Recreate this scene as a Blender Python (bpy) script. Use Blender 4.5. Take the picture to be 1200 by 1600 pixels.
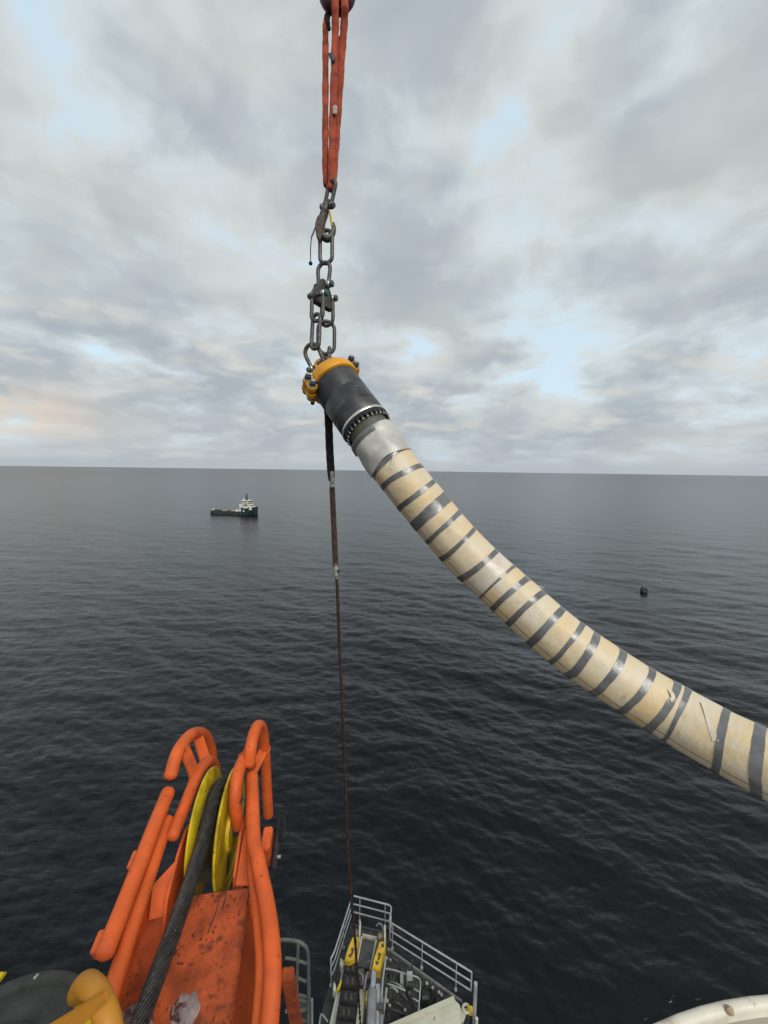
import bpy, bmesh, math, random
import numpy as np
from mathutils import Vector, Matrix
random.seed(7); rng = np.random.default_rng(11)
for o in list(bpy.data.objects): bpy.data.objects.remove(o, do_unlink=True)
scn = bpy.context.scene; C = scn.collection
# ------------------------------------------------------------------ camera
H = 50.0                                    # eye height above the sea
FPX = 640.0                                 # focal length on the 1200 x 1600 photograph
PITCH = math.atan(65/FPX); ROLL = math.atan(16/1200)
Fw = Vector((0, math.cos(PITCH), -math.sin(PITCH)))
R0 = Vector((1, 0, 0)); U0 = Vector((0, math.sin(PITCH), math.cos(PITCH)))
Rc = R0*math.cos(ROLL) + U0*math.sin(ROLL); Uc = U0*math.cos(ROLL) - R0*math.sin(ROLL)
EYE = Vector((0, 0, H))
cam_d = bpy.data.cameras.new('camera'); cam = bpy.data.objects.new('camera', cam_d); C.objects.link(cam)
cam_d.sensor_fit = 'VERTICAL'; cam_d.sensor_height = 36; cam_d.lens = 36*FPX/1600
cam_d.clip_start = 0.05; cam_d.clip_end = 200000
m = Matrix((Rc, Uc, -Fw)).transposed().to_4x4(); m.translation = EYE; cam.matrix_world = m
scn.camera = cam
# ------------------------------------------------------------------ world, sun, exposure
SUN_EL, SUN_AZ = math.radians(42), math.radians(152)      # azimuth clockwise from +Y: behind the camera, to the right
w = bpy.data.worlds.new('World'); scn.world = w; w.use_nodes = True
nt = w.node_tree; N = nt.nodes; LK = nt.links; N.clear()
def wn(t, **k):
    n = N.new(t)
    for a, b in k.items(): setattr(n, a, b)
    return n
def wmath(op, a, b=None, c=None, clamp=False):
    n = wn('ShaderNodeMath', operation=op, use_clamp=clamp)
    for i, v in enumerate((a, b, c)):
        if v is None: continue
        if isinstance(v, (int, float)): n.inputs[i].default_value = v
        else: LK.new(v, n.inputs[i])
    return n.outputs[0]
def wramp(v, lo, hi, smooth=True):
    n = wn('ShaderNodeMapRange', interpolation_type='SMOOTHSTEP' if smooth else 'LINEAR')
    LK.new(v, n.inputs['Value']); n.inputs['From Min'].default_value = lo; n.inputs['From Max'].default_value = hi
    return n.outputs['Result']
def wmix(f, a, b):
    n = wn('ShaderNodeMix', data_type='RGBA')
    if isinstance(f, (int, float)): n.inputs[0].default_value = f
    else: LK.new(f, n.inputs[0])
    for i, v in ((6, a), (7, b)):
        if isinstance(v, tuple): n.inputs[i].default_value = (*v, 1)
        else: LK.new(v, n.inputs[i])
    return n.outputs[2]
tc = wn('ShaderNodeTexCoord'); sep = wn('ShaderNodeSeparateXYZ'); LK.new(tc.outputs['Generated'], sep.inputs[0])
dx, dy, dz = sep.outputs
zp = wmath('MAXIMUM', dz, 0.0)
def wvec(kz, pw):
    c = wn('ShaderNodeCombineXYZ'); LK.new(dx, c.inputs[0]); LK.new(dy, c.inputs[1]); LK.new(wmath('MULTIPLY', wmath('POWER', zp, pw), kz), c.inputs[2]); return c.outputs[0]
HIGH = wvec(1.5, .9); LOW = wvec(2.3, .8)                  # overhead deck; flatter rows towards the horizon
def wnoise(scale, detail, rough, off, dist=0.0, vec=None):
    mp = wn('ShaderNodeMapping'); LK.new(vec or HIGH, mp.inputs[0]); mp.inputs['Location'].default_value = off
    n = wn('ShaderNodeTexNoise'); LK.new(mp.outputs[0], n.inputs['Vector'])
    n.inputs['Scale'].default_value = scale; n.inputs['Detail'].default_value = detail
    n.inputs['Roughness'].default_value = rough; n.inputs['Distortion'].default_value = dist
    return n.outputs['Fac']
sky = wn('ShaderNodeTexSky', sky_type='NISHITA'); sky.sun_disc = False
sky.sun_elevation = SUN_EL; sky.sun_rotation = SUN_AZ
sky.air_density = 1.0; sky.dust_density = 2.0
OFF = (21.5, 9.6, 0)
def wcol(v, stops):
    n = wn('ShaderNodeValToRGB'); LK.new(v, n.inputs[0]); cr = n.color_ramp; cr.interpolation = 'B_SPLINE'
    while len(cr.elements) < len(stops): cr.elements.new(.5)
    for e, (p, c) in zip(cr.elements, stops): e.position = p; e.color = (*[q/10 for q in c], 1)
    sc_ = wn('ShaderNodeVectorMath', operation='SCALE'); LK.new(n.outputs[0], sc_.inputs[0]); sc_.inputs['Scale'].default_value = 10
    return sc_.outputs[0]
def wpuff(vec, off, scale, lump):                            # fractal noise with rounded lumps on it
    mp = wn('ShaderNodeMapping'); LK.new(vec, mp.inputs[0]); mp.inputs['Location'].default_value = off
    wr = wn('ShaderNodeTexNoise'); LK.new(mp.outputs[0], wr.inputs['Vector']); wr.inputs['Scale'].default_value = scale*1.6; wr.inputs['Detail'].default_value = 3
    sb = wn('ShaderNodeVectorMath', operation='SUBTRACT'); LK.new(wr.outputs['Color'], sb.inputs[0]); sb.inputs[1].default_value = (.5, .5, .5)
    ml = wn('ShaderNodeVectorMath', operation='SCALE'); LK.new(sb.outputs[0], ml.inputs[0]); ml.inputs['Scale'].default_value = .5/scale
    ad = wn('ShaderNodeVectorMath', operation='ADD'); LK.new(ml.outputs[0], ad.inputs[0]); LK.new(mp.outputs[0], ad.inputs[1])
    vo = wn('ShaderNodeTexVoronoi', feature='F1'); LK.new(ad.outputs[0], vo.inputs['Vector']); vo.inputs['Scale'].default_value = scale*1.7
    vo.inputs['Detail'].default_value = 1.0; vo.inputs['Roughness'].default_value = .5; vo.inputs['Lacunarity'].default_value = 2.3; vo.normalize = True
    fb = wn('ShaderNodeTexNoise'); LK.new(ad.outputs[0], fb.inputs['Vector']); fb.inputs['Scale'].default_value = scale; fb.inputs['Detail'].default_value = 6; fb.inputs['Roughness'].default_value = .54
    up = wn('ShaderNodeVectorMath', operation='ADD'); LK.new(ad.outputs[0], up.inputs[0]); up.inputs[1].default_value = (0, .015, .085)   # the same deck a little higher, towards the light
    f2 = wn('ShaderNodeTexNoise'); LK.new(up.outputs[0], f2.inputs['Vector']); f2.inputs['Scale'].default_value = scale; f2.inputs['Detail'].default_value = 3; f2.inputs['Roughness'].default_value = .54
    return wmath('ADD', fb.outputs['Fac'], wmath('MULTIPLY', wmath('SUBTRACT', .36, vo.outputs['Distance']), lump)), wmath('SUBTRACT', fb.outputs['Fac'], f2.outputs['Fac'])
lowband = wramp(dz, .46, .22)
def wblend(a, b): return wmath('ADD', wmath('MULTIPLY', a, wmath('SUBTRACT', 1.0, lowband)), wmath('MULTIPLY', b, lowband))
(dA, lA), (dB, lB) = wpuff(HIGH, OFF, 3.3, .34), wpuff(LOW, OFF, 4.6, .34)
dens = wblend(dA, dB); relief = wblend(lA, lB)
fine = wnoise(9.0, 3, .6, (9.2, 1.7, 0), .3)
broad = wnoise(1.5, 1, .5, (1.3, 4.9, 0))
tint = wnoise(3.0, 2, .5, (6.3, 2.9, 0))
t = wmath('ADD', dens, wmath('MULTIPLY', wmath('SUBTRACT', fine, .5), .07))
t = wmath('ADD', t, wmath('MULTIPLY', wmath('SUBTRACT', broad, .5), .20))
t = wmath('ADD', wmath('MULTIPLY', wmath('SUBTRACT', t, .5), wmath('ADD', 1.5, wmath('MULTIPLY', lowband, .25))), .5)
row = wmath('MULTIPLY', wramp(dz, .20, .30), wramp(dz, .42, .30)); bank = wmath('MULTIPLY', wramp(dz, .03, .10), wramp(dz, .24, .14))
t = wmath('ADD', t, wmath('SUBTRACT', wmath('MULTIPLY', bank, .045), wmath('ADD', wmath('MULTIPLY', row, .05), wmath('MULTIPLY', wramp(dz, .35, .7), .03))))
sc = wn('ShaderNodeVectorMath', operation='SCALE'); LK.new(sky.outputs[0], sc.inputs[0]); sc.inputs['Scale'].default_value = .30
skyblue = wn('ShaderNodeVectorMath', operation='ADD'); LK.new(sc.outputs[0], skyblue.inputs[0]); skyblue.inputs[1].default_value = (4.4, 5.5, 6.1)
cloud = wcol(t, [(.30, (5.3, 6.1, 6.6)), (.41, (4.85, 5.45, 5.7)), (.49, (4.3, 4.85, 5.05)), (.57, (3.75, 4.25, 4.6)), (.68, (3.2, 3.65, 4.05))])
lit = wramp(relief, -.03, .22)
warmcol = wmix(wramp(tint, .42, .60), (6.1, 5.9, 5.35), (5.5, 5.9, 6.0))
cloud = wmix(wmath('MULTIPLY', lit, wmath('ADD', .35, wmath('MULTIPLY', lowband, .45))), cloud, warmcol)
cloud = wmix(wmath('MULTIPLY', wramp(tint, .46, .66), .34), cloud, (5.1, 4.85, 4.45))
gap = wramp(t, .36, .20)
col = wmix(wmath('MULTIPLY', gap, .9), cloud, skyblue.outputs[0])
# thin haze along the horizon, warm glow low in the west (left)
col = wmix(wmath('MULTIPLY', wramp(dz, .13, .02), .35), col, (3.55, 3.9, 4.3))
warm = wmath('MULTIPLY', wmath('MULTIPLY', wramp(dx, -.50, -.72), wramp(dz, .17, .09)), wmath('MULTIPLY', wramp(dz, .035, .08), wramp(fine, .36, .56)))
col = wmix(wmath('MULTIPLY', warm, .95), col, (6.2, 5.1, 4.1))
col = wmix(wmath('MULTIPLY', wramp(dz, .035, .0), .85), col, (3.65, 4.0, 4.3))
bg = wn('ShaderNodeBackground'); LK.new(col, bg.inputs['Color']); bg.inputs['Strength'].default_value = 0.075
w.cycles.sampling_method = 'MANUAL'; w.cycles.sample_map_resolution = 256
wo = wn('ShaderNodeOutputWorld'); LK.new(bg.outputs[0], wo.inputs['Surface'])
sd = bpy.data.lights.new('sun', 'SUN'); sd.energy = 1.5; sd.angle = math.radians(34); sd.color = (1, .94, .86)
so = bpy.data.objects.new('sun', sd); C.objects.link(so); so.location = (5, -5, H+20)
sdir = Vector((math.sin(SUN_AZ)*math.cos(SUN_EL), math.cos(SUN_AZ)*math.cos(SUN_EL), math.sin(SUN_EL)))
so.rotation_euler = sdir.to_track_quat('Z', 'Y').to_euler()
scn.view_settings.view_transform = 'Standard'; scn.view_settings.look = 'None'
scn.view_settings.exposure = 0.75; scn.view_settings.gamma = 1; scn.view_settings.use_curve_mapping = False
scn.render.resolution_x = 768; scn.render.resolution_y = 1024
# ------------------------------------------------------------------ measuring helpers
def P(px, py, d):                            # photo pixel + depth along the view axis -> world point
    return EYE + (Rc*((px-600)/FPX) - Uc*((py-800)/FPX) + Fw)*d
def AtZ(px, py, z):                          # photo pixel on the level plane z -> world point
    v = Rc*((px-600)/FPX) - Uc*((py-800)/FPX) + Fw
    return EYE + v*((z-H)/v.z)
# ------------------------------------------------------------------ materials
MATS = {}
def mat(name, col, rough=.5, metal=0.0, var=.18, vscale=6.0, spots=None, spot_scale=14., spot_lo=.62, spot_hi=.68,
        bump=.0, bscale=40., spec=.5, coat=0.0, streak=None, grime=None):
    """paint / metal with tone variation, wear spots of another colour and fine relief"""
    if name in MATS: return MATS[name]
    M = bpy.data.materials.new(name); M.use_nodes = True; t = M.node_tree; n = t.nodes; l = t.links
    b = n['Principled BSDF']; b.inputs['Roughness'].default_value = rough; b.inputs['Metallic'].default_value = metal
    b.inputs['Specular IOR Level'].default_value = spec; b.inputs['Coat Weight'].default_value = coat
    tcn = n.new('ShaderNodeTexCoord')
    def noise(s, d=4, off=(0, 0, 0), sc=(1, 1, 1)):
        mp = n.new('ShaderNodeMapping'); mp.inputs['Location'].default_value = off; mp.inputs['Scale'].default_value = sc
        l.new(tcn.outputs['Object'], mp.inputs[0])
        q = n.new('ShaderNodeTexNoise'); q.inputs['Scale'].default_value = s; q.inputs['Detail'].default_value = d
        l.new(mp.outputs[0], q.inputs['Vector']); return q.outputs['Fac']
    def ramp(v, lo, hi):
        r = n.new('ShaderNodeMapRange'); r.interpolation_type = 'SMOOTHSTEP'; l.new(v, r.inputs[0])
        r.inputs[1].default_value = lo; r.inputs[2].default_value = hi; return r.outputs[0]
    def mix(f, a, c):
        x = n.new('ShaderNodeMix'); x.data_type = 'RGBA'
        if isinstance(f, float): x.inputs[0].default_value = f
        else: l.new(f, x.inputs[0])
        for i, v in ((6, a), (7, c)):
            if isinstance(v, tuple): x.inputs[i].default_value = (*v, 1)
            else: l.new(v, x.inputs[i])
        return x.outputs[2]
    lo = tuple(v*(1-var) for v in col); hi = tuple(min(1, v*(1+var)) for v in col)
    c = mix(ramp(noise(vscale, 5), .3, .7), lo, hi)
    rfac = ramp(noise(vscale*2.3, 4, (5, 2, 8)), .3, .7)
    rr = n.new('ShaderNodeMapRange'); l.new(rfac, rr.inputs[0]); rr.inputs[3].default_value = max(.03, rough-.1); rr.inputs[4].default_value = min(1, rough+.12)
    l.new(rr.outputs[0], b.inputs['Roughness'])
    if streak:
        c = mix(ramp(noise(vscale*3, 4, (2, 2, 2), (1, 1, .12)), .55, .75), c, streak)
    if spots:
        big = ramp(noise(spot_scale*.22, 3, (3, 1, 4)), .38, .62)
        sp = ramp(noise(spot_scale, 6, (7, 7, 7)), spot_lo, spot_hi)
        mu = n.new('ShaderNodeMath'); mu.operation = 'MULTIPLY'; l.new(big, mu.inputs[0]); l.new(sp, mu.inputs[1])
        c = mix(mu.outputs[0], c, spots)
    if grime:
        gc, gs, glo, ghi = grime
        c = mix(ramp(noise(gs, 8, (1.5, 9.1, 3.3)), glo, ghi), c, gc)
    l.new(c, b.inputs['Base Color'])
    if bump:
        bp = n.new('ShaderNodeBump'); bp.inputs['Strength'].default_value = bump; bp.inputs['Distance'].default_value = .01
        l.new(noise(bscale, 6), bp.inputs['Height']); l.new(bp.outputs[0], b.inputs['Normal'])
    MATS[name] = M; return M
ORANGE = mat('orange_paint', (.57, .100, .020), .55, var=.14, vscale=5, spots=(.16, .038, .018), spot_scale=26, spot_lo=.64, spot_hi=.72, bump=.12, bscale=60, spec=.3, grime=((.40, .070, .02), 5, .5, .8))
ORANGE_WORN_SHADE = mat('orange_worn_deck_shaded_block', (.31, .058, .016), .66, var=.36, vscale=6, spots=(.05, .018, .011), spot_scale=40, spot_lo=.52, spot_hi=.68, bump=.25, bscale=50, spec=.25, grime=((.085, .026, .014), 9, .54, .74))
YELLOW = mat('yellow_paint', (.56, .40, .015), .45, var=.14, vscale=6, spots=(.10, .06, .02), spot_scale=26, spot_lo=.62, spot_hi=.68, bump=.08, spec=.35)
AMBER = mat('amber_paint', (.60, .27, .012), .38, var=.12, vscale=7, spots=(.18, .07, .02), spot_scale=30, spot_lo=.63, spot_hi=.69, bump=.06, spec=.4)
OCHRE = mat('ochre_paint', (.43, .185, .018), .55, var=.12, vscale=4, bump=.05, spec=.35)
STEEL = mat('dark_chain_steel', (.085, .083, .080), .48, .55, var=.3, vscale=30, spots=(.11, .06, .035), spot_scale=60, spot_lo=.55, spot_hi=.65, bump=.2, bscale=140)
GALV = mat('galvanised_steel', (.38, .39, .39), .42, .75, var=.2, vscale=18, bump=.1, bscale=100)
RAILGREY = mat('grey_rail_paint', (.30, .31, .31), .5, .1, var=.18, vscale=3, spots=(.16, .12, .09), spot_scale=12, spot_lo=.6, spot_hi=.68)
GREENPIN = mat('green_bolt_paint', (.015, .075, .058), .45, var=.25, vscale=40, bump=.05)
SLINGRED = mat('red_sling_fabric', (.34, .070, .036), .85, var=.3, vscale=6, spots=(.13, .045, .035), spot_scale=12, spot_lo=.48, spot_hi=.70, bump=.4, bscale=220, spec=.2, streak=(.17, .035, .02))
MAROON = mat('maroon_hook_paint', (.060, .010, .020), .5, var=.3, vscale=9, bump=.06)
BLACKMETAL = mat('black_coated_steel', (.035, .038, .042), .42, .25, var=.28, vscale=4, spots=(.075, .07, .062), spot_scale=6, spot_lo=.45, spot_hi=.68, bump=.06, bscale=90)
OLIVE = mat('olive_neck_coating', (.085, .085, .066), .45, .1, var=.2, vscale=8, bump=.1)
BRIGHT = mat('bright_steel_ring', (.62, .60, .54), .28, .85, var=.15, vscale=14)
BLACKRUB = mat('black_rubber', (.018, .017, .018), .7, var=.35, vscale=8, bump=.25, bscale=60, spec=.3)
WEBBING = mat('black_webbing', (.020, .014, .015), .85, var=.35, vscale=12, bump=.5, bscale=120, spec=.2)
WIRE = mat('dark_greased_wire', (.026, .024, .022), .5, .3, var=.5, vscale=26, spots=(.20, .18, .15), spot_scale=130, spot_lo=.62, spot_hi=.68, bump=.3, bscale=160)
RUSTWIRE = mat('rusty_wire_rope', (.042, .023, .015), .65, .2, var=.5, vscale=30, spots=(.26, .17, .09), spot_scale=45, spot_lo=.6, spot_hi=.7, bump=.5, bscale=180)
PALEWRAP = mat('pale_splice_wrap', (.23, .23, .215), .6, var=.3, vscale=30, spots=(.08, .07, .06), spot_scale=60, spot_lo=.5, spot_hi=.6, bump=.3)
CREAMPAINT = mat('cream_white_paint', (.44, .43, .34), .5, var=.08, vscale=2, spots=(.20, .13, .08), spot_scale=7, spot_lo=.63, spot_hi=.70, bump=.05)
RIMWHITE = mat('white_rim_paint', (.60, .57, .48), .45, var=.10, vscale=4, spots=(.34, .25, .17), spot_scale=9, spot_lo=.60, spot_hi=.66, bump=.1, grime=((.42, .36, .27), 6, .5, .72))
RIMBEIGE = mat('beige_cover_paint', (.40, .36, .29), .55, var=.10, vscale=3, spots=(.19, .16, .12), spot_scale=13, spot_lo=.60, spot_hi=.66, bump=.1)
GRATING = mat('dark_deck_grating', (.042, .043, .041), .8, .1, var=.35, vscale=3, spots=(.13, .12, .10), spot_scale=8, spot_lo=.58, spot_hi=.66, bump=.3, bscale=40)
DARKBOX = mat('dark_grey_plate', (.050, .052, .052), .65, .1, var=.25, vscale=3, spots=(.17, .16, .15), spot_scale=9, spot_lo=.55, spot_hi=.65)
DRUMGREY = mat('dark_drum_paint', (.009, .0095, .009), .8, var=.2, vscale=3, bump=.05, spec=.12)
DRUMRIM = mat('drum_rim_grey', (.030, .032, .031), .6, var=.3, vscale=9, spec=.3)
CHROME = mat('cylinder_chrome', (.42, .43, .45), .25, .9, var=.15, vscale=5)
TAPE = mat('grey_duct_tape', (.145, .147, .151), .28, .3, var=.2, vscale=9, bump=.16, bscale=22, spec=.6)
TAPEEND = mat('pale_tape_end', (.60, .53, .42), .5, var=.08, vscale=12)
BLUETAG = mat('navy_tag', (.012, .016, .045), .6)
SHIPGREEN = mat('ship_hull_green', (.012, .028, .025), .45, var=.2, vscale=.2)
SHIPDARK = mat('ship_bulwark_dark', (.030, .036, .036), .6, var=.3, vscale=.3)
SHIPWHITE = mat('ship_superstructure_white', (.70, .70, .64), .5, var=.07, vscale=.3)
SHIPDECK = mat('ship_deck_brown', (.13, .12, .10), .7, var=.3, vscale=.25)
SHIPGLASS = mat('ship_window_glass', (.015, .02, .025), .12, spec=.7)
SHIPCARGO = mat('ship_cargo_tan', (.30, .26, .18), .7, var=.3, vscale=.4)
BUOYM = mat('buoy_dark_coating', (.022, .023, .026), .6, var=.3, vscale=1.5)
HULLM = mat('vessel_hull_paint', (.10, .105, .095), .5, var=.1, vscale=.3)
# the film wrapped pipe: its own colours along (s) and around (theta), taken from the mesh uv map
def pipe_mat():
    M = bpy.data.materials.new('cream_film_wrap'); M.use_nodes = True; t = M.node_tree; n = t.nodes; l = t.links; b = n['Principled BSDF']
    uv = n.new('ShaderNodeUVMap'); uv.uv_map = 'UVMap'
    def noise(sc, s, d, off):
        mp = n.new('ShaderNodeMapping'); mp.inputs['Scale'].default_value = sc; mp.inputs['Location'].default_value = off; l.new(uv.outputs[0], mp.inputs[0])
        q = n.new('ShaderNodeTexNoise'); q.inputs['Scale'].default_value = s; q.inputs['Detail'].default_value = d; l.new(mp.outputs[0], q.inputs['Vector']); return q.outputs['Fac']
    def ramp(v, a, c):
        r = n.new('ShaderNodeMapRange'); r.interpolation_type = 'SMOOTHSTEP'; l.new(v, r.inputs[0]); r.inputs[1].default_value = a; r.inputs[2].default_value = c; return r.outputs[0]
    def mix(f, a, c):
        x = n.new('ShaderNodeMix'); x.data_type = 'RGBA'; l.new(f, x.inputs[0])
        for i, v in ((6, a), (7, c)):
            if isinstance(v, tuple): x.inputs[i].default_value = (*v, 1)
            else: l.new(v, x.inputs[i])
        return x.outputs[2]
    c = mix(ramp(noise((1, 1.0, 1), 2.2, 5, (0, 0, 0)), .32, .68), (.60, .46, .26), (.58, .51, .38))      # yellow core / milky film
    c = mix(ramp(noise((1, 1.4, 1), 4.5, 5, (4, 2, 0)), .50, .72), c, (.58, .53, .44))
    c = mix(ramp(noise((1, .8, 1), 6, 6, (8, 3, 0)), .64, .76), c, (.44, .33, .19))                       # brown rub marks
    c = mix(ramp(noise((1, 1, 1), 14, 3, (1, 6, 0)), .70, .74), c, (.30, .20, .11))
    l.new(c, b.inputs['Base Color']); b.inputs['Roughness'].default_value = .45; b.inputs['Specular IOR Level'].default_value = .4
    bp = n.new('ShaderNodeBump'); bp.inputs['Strength'].default_value = .5; bp.inputs['Distance'].default_value = .02
    a = n.new('ShaderNodeMath'); a.operation = 'ADD'; l.new(noise((1, 1, 1), 4, 4, (3, 3, 0)), a.inputs[0]); l.new(noise((1.5, .8, 1), 9, 3, (6, 1, 0)), a.inputs[1])
    l.new(a.outputs[0], bp.inputs['Height']); l.new(bp.outputs[0], b.inputs['Normal'])
    return M
PIPEM = pipe_mat()
FILM = mat('grey_milky_film', (.42, .41, .39), .33, var=.12, vscale=5, spots=(.55, .53, .49), spot_scale=10, spot_lo=.5, spot_hi=.7, bump=.35, bscale=14)
SEAM = mat('brown_seam_edge', (.27, .17, .09), .55, var=.25, vscale=10)
# ------------------------------------------------------------------ objects
WL = {}
def link(o, parent, loc):
    C.objects.link(o); WL[o.name] = loc
    if parent is not None:
        o.parent = parent; o.location = loc - WL[parent.name]
    else: o.location = loc
    return o
def thing(name, label, cat, loc, group=None):
    o = bpy.data.objects.new(name, None); o.empty_display_size = .1; link(o, None, Vector(loc))
    o['label'] = label; o['category'] = cat
    if group: o['group'] = group
    return o
def obj(name, bm, material, parent=None, label=None, cat=None, group=None, kind=None, smooth=True, angle=38, loc=None, center=False):
    bmesh.ops.recalc_face_normals(bm, faces=bm.faces)
    if loc is None:
        if parent is not None: loc = WL[parent.name].copy()
        else:
            co = [v.co for v in bm.verts]
            loc = Vector((sum(c.x for c in co)/len(co), sum(c.y for c in co)/len(co), min(c.z for c in co)))
    for v in bm.verts: v.co -= loc
    me = bpy.data.meshes.new(name); bm.to_mesh(me); bm.free(); me.materials.append(material)
    if smooth:
        me.polygons.foreach_set('use_smooth', [True]*len(me.polygons)); me.set_sharp_from_angle(angle=math.radians(angle))
    o = bpy.data.objects.new(name, me); link(o, parent, loc)
    if label: o['label'] = label
    if cat: o['category'] = cat
    if group: o['group'] = group
    if kind: o['kind'] = kind
    return o
def frame_from(t):
    t = t.normalized(); a = Vector((0, 0, 1)) if abs(t.z) < .9 else Vector((1, 0, 0))
    x = a.cross(t).normalized(); return x, t.cross(x)
def tube(bm, pts, r, seg=12, closed=False, caps='round', ell=1.0, up=None):
    """sweep a (possibly elliptic, tapering) section along points"""
    pts = [Vector(p) for p in pts]; n = len(pts)
    rad = r if isinstance(r, (list, tuple)) else [r]*n
    tans = []
    for i in range(n):
        a = pts[(i-1) % n] if (closed or i > 0) else pts[i]; b = pts[(i+1) % n] if (closed or i < n-1) else pts[i]
        tans.append((b-a).normalized())
    x, y = frame_from(tans[0])
    if up is not None:
        x = (up - tans[0]*up.dot(tans[0])).normalized(); y = tans[0].cross(x)
    rings = []
    def ring(c, x, y, ra): return [bm.verts.new(c + x*(ra*math.cos(2*math.pi*k/seg)) + y*(ra*ell*math.sin(2*math.pi*k/seg))) for k in range(seg)]
    frames = []
    for i in range(n):
        if i:
            x = (x - tans[i]*x.dot(tans[i])).normalized(); y = tans[i].cross(x)
        frames.append((x.copy(), y.copy()))
    for i in range(n):
        x, y = frames[i]
        if i == 0 and not closed and caps == 'round':
            for q in (80, 55, 28): rings.append(ring(pts[0]-tans[0]*rad[0]*.6*math.sin(math.radians(q)), x, y, rad[0]*math.cos(math.radians(q))))
        rings.append(ring(pts[i], x, y, rad[i]))
        if i == n-1 and not closed and caps == 'round':
            for q in (28, 55, 80): rings.append(ring(pts[i]+tans[i]*rad[i]*.6*math.sin(math.radians(q)), x, y, rad[i]*math.cos(math.radians(q))))
    for i in range(len(rings)-1):
        for k in range(seg): bm.faces.new((rings[i][k], rings[i][(k+1) % seg], rings[i+1][(k+1) % seg], rings[i+1][k]))
    if closed:
        # align the last ring to the first
        a, b = rings[-1], rings[0]; off = min(range(seg), key=lambda s: sum((a[k].co-b[(k+s) % seg].co).length for k in range(0, seg, 3)))
        for k in range(seg): bm.faces.new((a[k], a[(k+1) % seg], b[(k+1+off) % seg], b[(k+off) % seg]))
    else:
        bm.faces.new(rings[0]); bm.faces.new(rings[-1][::-1])
    return bm
def lathe(bm, prof, o, ax, seg=32, x=None):
    """prof = [(along, radius)], about axis ax through o"""
    ax = ax.normalized(); x, y = frame_from(ax); rings = []
    for a, r in prof:
        rings.append([bm.verts.new(o + ax*a + (x*math.cos(2*math.pi*k/seg) + y*math.sin(2*math.pi*k/seg))*max(r, 1e-4)) for k in range(seg)])
    for i in range(len(rings)-1):
        for k in range(seg): bm.faces.new((rings[i][k], rings[i][(k+1) % seg], rings[i+1][(k+1) % seg], rings[i+1][k]))
    bm.faces.new(rings[0]); bm.faces.new(rings[-1][::-1]); return bm
def cyl(bm, a, b, r, seg=16, r2=None, ch=.12):
    a = Vector(a); b = Vector(b); h = (b-a).length; r2 = r if r2 is None else r2; c = min(ch*r, h*.3)
    return lathe(bm, [(0, r-c), (c, r), (h-c, r2), (h, r2-c)], a, b-a, seg)
def prism(bm, top, vec, bev=0.0):
    """closed solid: polygon top swept along vec"""
    t = [bm.verts.new(p) for p in top]; b = [bm.verts.new(Vector(p)+vec) for p in top]; n = len(t)
    fs = [bm.faces.new(t), bm.faces.new(b[::-1])]
    for k in range(n): fs.append(bm.faces.new((t[k], b[k], b[(k+1) % n], t[(k+1) % n])))
    if bev:
        es = {e for f in fs for e in f.edges}
        bmesh.ops.bevel(bm, geom=list(es), offset=bev, segments=2, affect='EDGES', clamp_overlap=True)
    return bm
def box(bm, c, ex, ey, ez, bev=0.0):
    """box around c with half vectors"""
    top = [c+ex+ey+ez, c-ex+ey+ez, c-ex-ey+ez, c+ex-ey+ez]
    return prism(bm, top, -2*ez, bev)
def BM(): return bmesh.new()
def spline(pts, n=8, closed=False):
    pts = [Vector(p) for p in pts]; out = []; m = len(pts)
    g = lambda i: pts[i % m] if closed else pts[max(0, min(m-1, i))]
    for i in range(m if closed else m-1):
        p0, p1, p2, p3 = g(i-1), g(i), g(i+1), g(i+2)
        if not closed and i == 0: p0 = p1*2-p2
        if not closed and i == m-2: p3 = p2*2-p1
        for k in range(n):
            t = k/n; out.append(.5*((2*p1)+(p2-p0)*t+(2*p0-5*p1+4*p2-p3)*t*t+(3*p1-p0-3*p2+p3)*t**3))
    if not closed: out.append(pts[-1].copy())
    return out
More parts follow.
